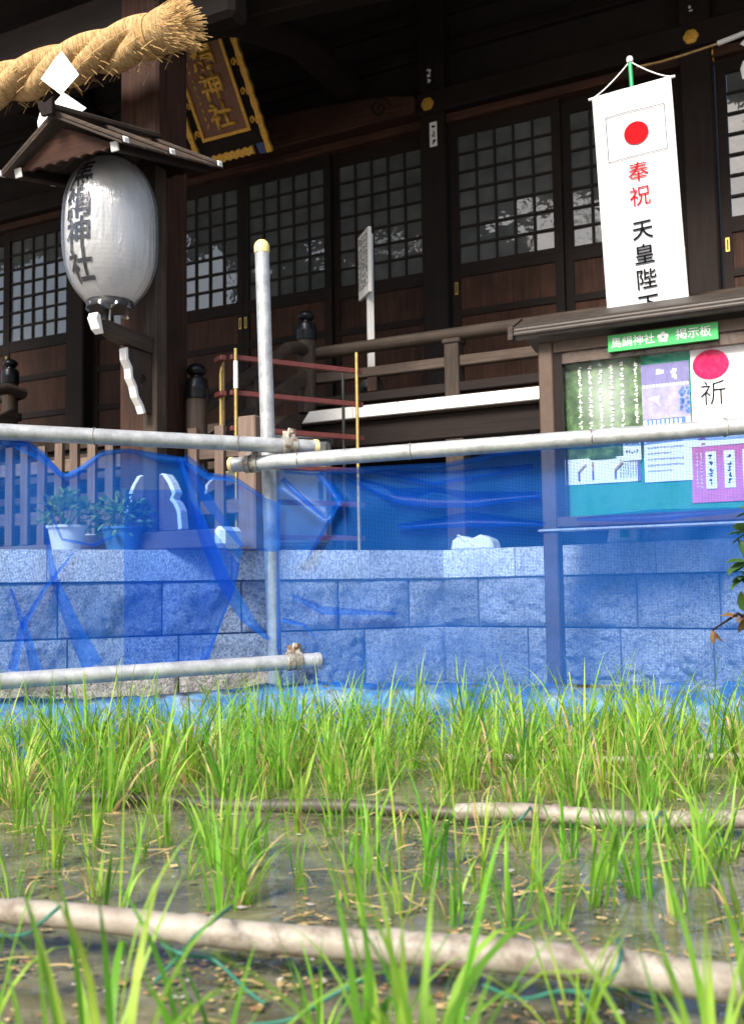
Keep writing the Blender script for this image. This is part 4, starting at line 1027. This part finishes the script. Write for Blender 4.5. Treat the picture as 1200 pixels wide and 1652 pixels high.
twine('green twine wound over the pale middle bamboo pole', [fp(805, 1345, .006), fp(835, 1322, .04, -.01), fp(852, 1308, .05), fp(862, 1300, .02, .03)])
twine('green twine wound at the right end of the middle bamboo pole', [fp(1020, 1345, .006), fp(1048, 1325, .04, -.01), fp(1064, 1312, .05), fp(1070, 1305, .02, .03)])

# ================================================================== RICE
def rice_mesh(seed, n, hmin, hmax, dry, wk=1.0):
    rn = random.Random(seed); mb = MB()
    for k in range(n):
        a_ = rn.uniform(0, 6.283); r0 = .028*rn.random()**1.3; base = Vector((r0*math.cos(a_), r0*math.sin(a_), -.02))
        isdry = rn.random() < dry
        l = rn.uniform(hmin, hmax)*(1 if not isdry else .75); lean = abs(rn.gauss(.17, .24))+.02; bend = rn.uniform(.1, 1.2)*(1.8 if isdry or rn.random() < .2 else .7)
        az = a_+rn.gauss(0, .8); hd = Vector((math.cos(az), math.sin(az), 0)); sde0 = Vector((-math.sin(az), math.cos(az), 0))
        tw = rn.uniform(-.9, .9); w0 = rn.uniform(.0017, .0034)*wk
        seg = 7; p = base; ang = lean; vs = []
        for i in range(seg+1):
            q = i/seg; ww = w0*(.55+.6*q*2 if q < .3 else 1.0-(max(0, q-.45)/.55)**1.6); ww = max(ww, .0003)
            sde = (sde0*math.cos(tw*q)+hd*math.sin(tw*q)); vs += [p-sde*ww, p+sde*ww]
            ang = lean + bend*q*q*1.6
            p = p + (hd*math.sin(ang)+Vector((0, 0, math.cos(ang))))*l/seg
        mi = 3 if isdry else rn.choice((0, 0, 0, 1, 1, 1, 2))
        mb.add(vs, [(2*i, 2*i+1, 2*i+3, 2*i+2) for i in range(seg)], mi)
    return mb.mesh('rice_plant', rice_mats, smooth=True, fix=False)
rn_ = random.Random(2)
RV_NEAR = [rice_mesh(100+k, 11, .14, .33, .04, 1.6) for k in range(6)]
RV_MID = [rice_mesh(200+k, rn_.randint(11, 20), .09, .26, .12) for k in range(10)]
RV_FAR = [rice_mesh(300+k, rn_.randint(22, 40), .07, .32, rn_.choice((.1, .2, .35))) for k in range(14)]
LAB = {'near': ('soft focus rice seedlings at the very front, before the thick bamboo pole', 'rice before the thick bamboo pole'),
       'mid': ('sparse rice seedlings in open water between the thick and middle bamboo poles', 'rice between the two bamboo poles'),
       'far': ('dense green rice clumps between the middle bamboo poles and blue sheet', 'rice between the middle poles and the blue sheet')}
rn = random.Random(55)
def rice(kind, x, y, k=1.0, var=None):
    V = {'near': RV_NEAR, 'mid': RV_MID, 'far': RV_FAR}[kind]
    o = link('rice_plant', V[var if var is not None else rn.randrange(len(V))], None, (x, y, 0)); tag(o, LAB[kind][0], 'rice plant', LAB[kind][1])
    o.rotation_euler = (rn.gauss(0, .05), rn.gauss(0, .05), rn.uniform(0, 6.28)); k *= rn.uniform(.88, 1.12); o.scale = (k, k, k)
# front clumps: feet just outside or at the lower edge of the picture
for x, y, k in ((-.215, .86, 1.0), (-.26, .97, .85), (-.155, .93, .8), (.02, .88, 1.05), (.055, .94, .95), (.0, .98, .75), (.27, .88, 1.05), (.33, .93, .85), (-.38, 1.02, .7), (-.06, 1.02, .5), (.19, 1.02, .55), (.03, .76, .95), (-.21, .76, .9), (.24, .78, .85)): rice('near', x, y, k)
for px_, py_, k in ((60, 1372, .85), (105, 1330, .8), (190, 1475, .95), (160, 1450, .7), (355, 1468, 1.0), (375, 1420, .95), (345, 1400, .85), (480, 1345, .9), (560, 1400, .8), (610, 1425, .9), (690, 1435, .95), (735, 1395, .85), (640, 1370, .8), (820, 1505, 1.0), (870, 1440, .85), (960, 1465, .95), (920, 1390, .8), (1010, 1405, .85), (1085, 1480, 1.05), (1130, 1430, .9), (1170, 1390, .85), (1190, 1500, 1.0), (270, 1365, .75), (20, 1450, .8), (420, 1385, .7), (1060, 1360, .8), (780, 1360, .75), (540, 1350, .8), (85, 1400, .7), (150, 1370, .75), (330, 1355, .8), (395, 1460, .7), (300, 1420, .6), (580, 1460, .8), (650, 1480, .8), (770, 1440, .75), (730, 1490, .8), (900, 1500, .8), (1030, 1450, .85), (990, 1370, .8), (1140, 1360, .85), (1110, 1395, .8), (480, 1440, .6), (230, 1390, .6), (850, 1375, .75), (690, 1360, .8), (30, 1345, .8), (600, 1345, .8)):
    p = on_z(px_, py_, 0); rice('mid', p.x, p.y, k)
# rows beyond the middle poles, thickening towards the blue sheet
y = 2.16
while y < 3.16:
    x = -1.35
    dens = .55 if y < 2.35 else (.85 if y < 2.6 else .98)
    while x < 1.4:
        yy = y+rn.gauss(0, .035); xx = x+rn.gauss(0, .03)
        if yy < bund_y(xx)-.10 and rn.random() < dens and abs(xx) < .40*yy+.22:
            rice('far', xx, yy, rn.uniform(.78, 1.02) if yy < 2.7 else rn.uniform(.78, 1.0))
        x += .115
    y += .11

# thin short sprouts between the clumps
for k in range(58):
    yy = rn.uniform(2.1, 2.95); rice('far', rn.uniform(-.36, .38)*yy, yy, rn.uniform(.45, .65))
# floating litter: petals, leaf scraps, foam
rn = random.Random(77); mb = MB()
for k in range(5200):
    py_ = 1180+472*(rn.random()**.75); px_ = rn.uniform(-80, 1280)
    if nz(px_*.007, py_*.013, 5) + .5*nz(px_*.02, py_*.04, 8) < .06 and rn.random() < .9: continue
    p = on_z(px_, py_, .0035); l = rn.choice((.002, .003, .003, .005, .005, .009))*rn.uniform(.6, 1.3); a_ = rn.uniform(0, 3.14); n_ = rn.choice((4, 5, 6))
    if py_ > 1200: mb.add([(p.x+l*math.cos(a_+j*6.283/n_)*rn.uniform(.6, 1.2), p.y+l*.7*math.sin(a_+j*6.283/n_)*rn.uniform(.6, 1.2), .003+rn.uniform(0, .003)) for j in range(n_)], [tuple(range(n_))], rn.choice((0, 1, 1, 3, 3, 4, 4, 4, 4, 4, 4)))
fl_ = mb.build('floating_litter', [plain('petal_scrap', (.45, .40, .36), .7), plain('leaf_scrap', (.28, .15, .07), .7), plain('foam_scrap', (.60, .60, .56), .6), plain('straw_scrap', (.45, .33, .16), .7), plain('algae_scrap', (.12, .13, .05), .7)], None)
fl_['kind'] = 'stuff'; fl_['label'] = 'small petals, leaf scraps and straw floating on the paddy water'
# dead straw lying on the water
mb = MB()
for k in range(320):
    p = on_z(rn.uniform(-60, 1260), 1175+rn.random()**1.5*420, .006); a_ = rn.uniform(0, 6.28); l = rn.uniform(.03, .13)
    c_ = [p + Vector((math.cos(a_+j*.2)*l*j/4, math.sin(a_+j*.2)*l*j/4*.6, .012*math.sin(j*.8)*rn.random())) for j in range(5)]
    sde = Vector((-math.sin(a_), math.cos(a_), .3)).normalized()*.0018
    vs = []
    for q in c_: vs += [q-sde, q+sde]
    mb.add(vs, [(2*i, 2*i+1, 2*i+3, 2*i+2) for i in range(4)])
ds = mb.build('dead_straw', rice_mats[3], None, fix=False); ds['kind'] = 'stuff'; ds['label'] = 'dead pale straw lying on the water between the rice'

# ================================================================== SHRUB AT THE RIGHT EDGE
sh = thing('evergreen_shrub', 'evergreen shrub branch with a few dry leaves at the right edge', 'shrub', (1.22, 2.62, -.08))
SO = Vector((1.22, 2.62, -.08)); mb = MB(); rn = random.Random(9)
stems = [[(1.22, 2.62, -.08), (1.16, 2.58, .25), (1.02, 2.56, .50), (.95, 2.55, .62)], [(1.16, 2.58, .25), (1.02, 2.56, .40), (.93, 2.55, .50)], [(1.19, 2.60, .10), (1.03, 2.56, .30), (.90, 2.54, .375), (.835, 2.54, .335)], [(1.2, 2.6, .2), (1.15, 2.6, .5), (1.12, 2.6, .72)], [(1.02, 2.56, .40), (.96, 2.54, .46), (.925, 2.54, .44)]]
for s_ in stems: mb.tube([tuple(Vector(p)-SO) for p in s_], [.009, .006, .004, .0025][:len(s_)] if len(s_) == 4 else [.006, .004, .0025], 7)
mb.build('stem', WD['z'], sh, smooth=True)
mb = MB()
def cluster(c, n, l, mats):
    for k in range(n):
        d = Vector((rn.gauss(-.45, .7), rn.gauss(-.2, .6), rn.gauss(.1, .6))); leaf(mb, Vector(c)-SO, d, l*rn.uniform(.75, 1.2), .46, rn, rn.choice(mats))
for c in ((.955, 2.55, .62), (.945, 2.55, .575), (.935, 2.55, .50), (.93, 2.55, .46), (.99, 2.56, .54), (1.0, 2.56, .46), (1.05, 2.57, .60)): cluster(c, 7, .058, (0, 0, 0, 0, 1))
for c in ((1.08, 2.58, .52), (1.12, 2.6, .66), (1.12, 2.6, .75), (1.14, 2.6, .45), (1.16, 2.6, .35)): cluster(c, 12, .06, (0, 0, 1))
for c in ((.925, 2.54, .375), (.91, 2.54, .36), (.95, 2.54, .37)): cluster(c, 3, .06, (2, 2, 1))
cluster((.962, 2.545, .60), 2, .028, (3,)); cluster((.958, 2.545, .49), 2, .03, (3,))
for k in range(3): leaf(mb, Vector((.836, 2.54, .336))-SO, (rn.gauss(0, .3), -.2, -1), .035, .4, rn, 2)
mb.build('leaves', [leaf_dark, leaf_mid, leaf_dry, leaf_red], sh, smooth=True)

# ================================================================== TREES BEHIND THE VIEWER (mirrored in the panes)
def tree_meshes(seed, h):
    rn = random.Random(seed); tr = MB(); tr.tube([(0, 0, -.1), (.1, .05, h*.25), (.0, .1, h*.5), (.1, 0, h*.8)], [.24, .18, .13, .04], 9)
    cr = MB()
    for k in range(46):
        a_ = rn.uniform(0, 6.28); z = h*rn.uniform(.30, 1.0); rr = h*.30*math.sin(min(1, (1.06-z/h)*1.7)*1.5)*rn.uniform(.3, 1); c = Vector((rr*math.cos(a_), rr*math.sin(a_), z))
        if k % 3 == 0: tr.tube([(0.03, .05, z*.72), tuple(c*.6+Vector((0, 0, z*.36))), tuple(c)], [.05, .03, .01], 5)
        for j in range(50):
            d = Vector((rn.gauss(0, 1), rn.gauss(0, 1), rn.gauss(0, .6))); p = c+d*h*.055
            e = Vector((rn.gauss(0, 1), rn.gauss(0, 1), rn.gauss(0, 1))).normalized(); g = e.orthogonal().normalized(); s_ = rn.uniform(.07, .15)
            cr.add([p-e*s_, p+g*s_*.5, p+e*s_, p-g*s_*.5], [(0,1,2,3)])
    return tr.mesh('trunk', WG['z'], True), cr.mesh('crown', leaf_dark, False, False)
TM = [tree_meshes(1, 8.5), tree_meshes(2, 10.0)]
for i, (t, s_, k) in enumerate(((-11, 17, 1.0), (-7.2, 15, .95), (-3.4, 17, 1.05), (.2, 19, .8), (4.6, 16, .9), (8.5, 18, 1.05), (12.5, 16, 1.0))):
    o = thing('evergreen_tree', 'tall evergreen tree mirrored in the dim lattice window panes', 'tree', tuple(L(t, s_, -.08)), i*1.3, 'trees mirrored in the window panes')
    o.scale = (k, k, k); link('trunk', TM[i % 2][0], o); link('crown', TM[i % 2][1], o)

# lettering too small to read stroke by stroke counts as one part
for o in bpy.data.objects:
    if o.parent and o.name.split('.')[0] in ('writing', 'white_verse', 'strip_writing', 'side_writing', 'heading_emblem', 'title_writing', 'small_gold_writing', 'perforated_line', 'leaf_print', 'building_windows'): o['kind'] = 'stuff'
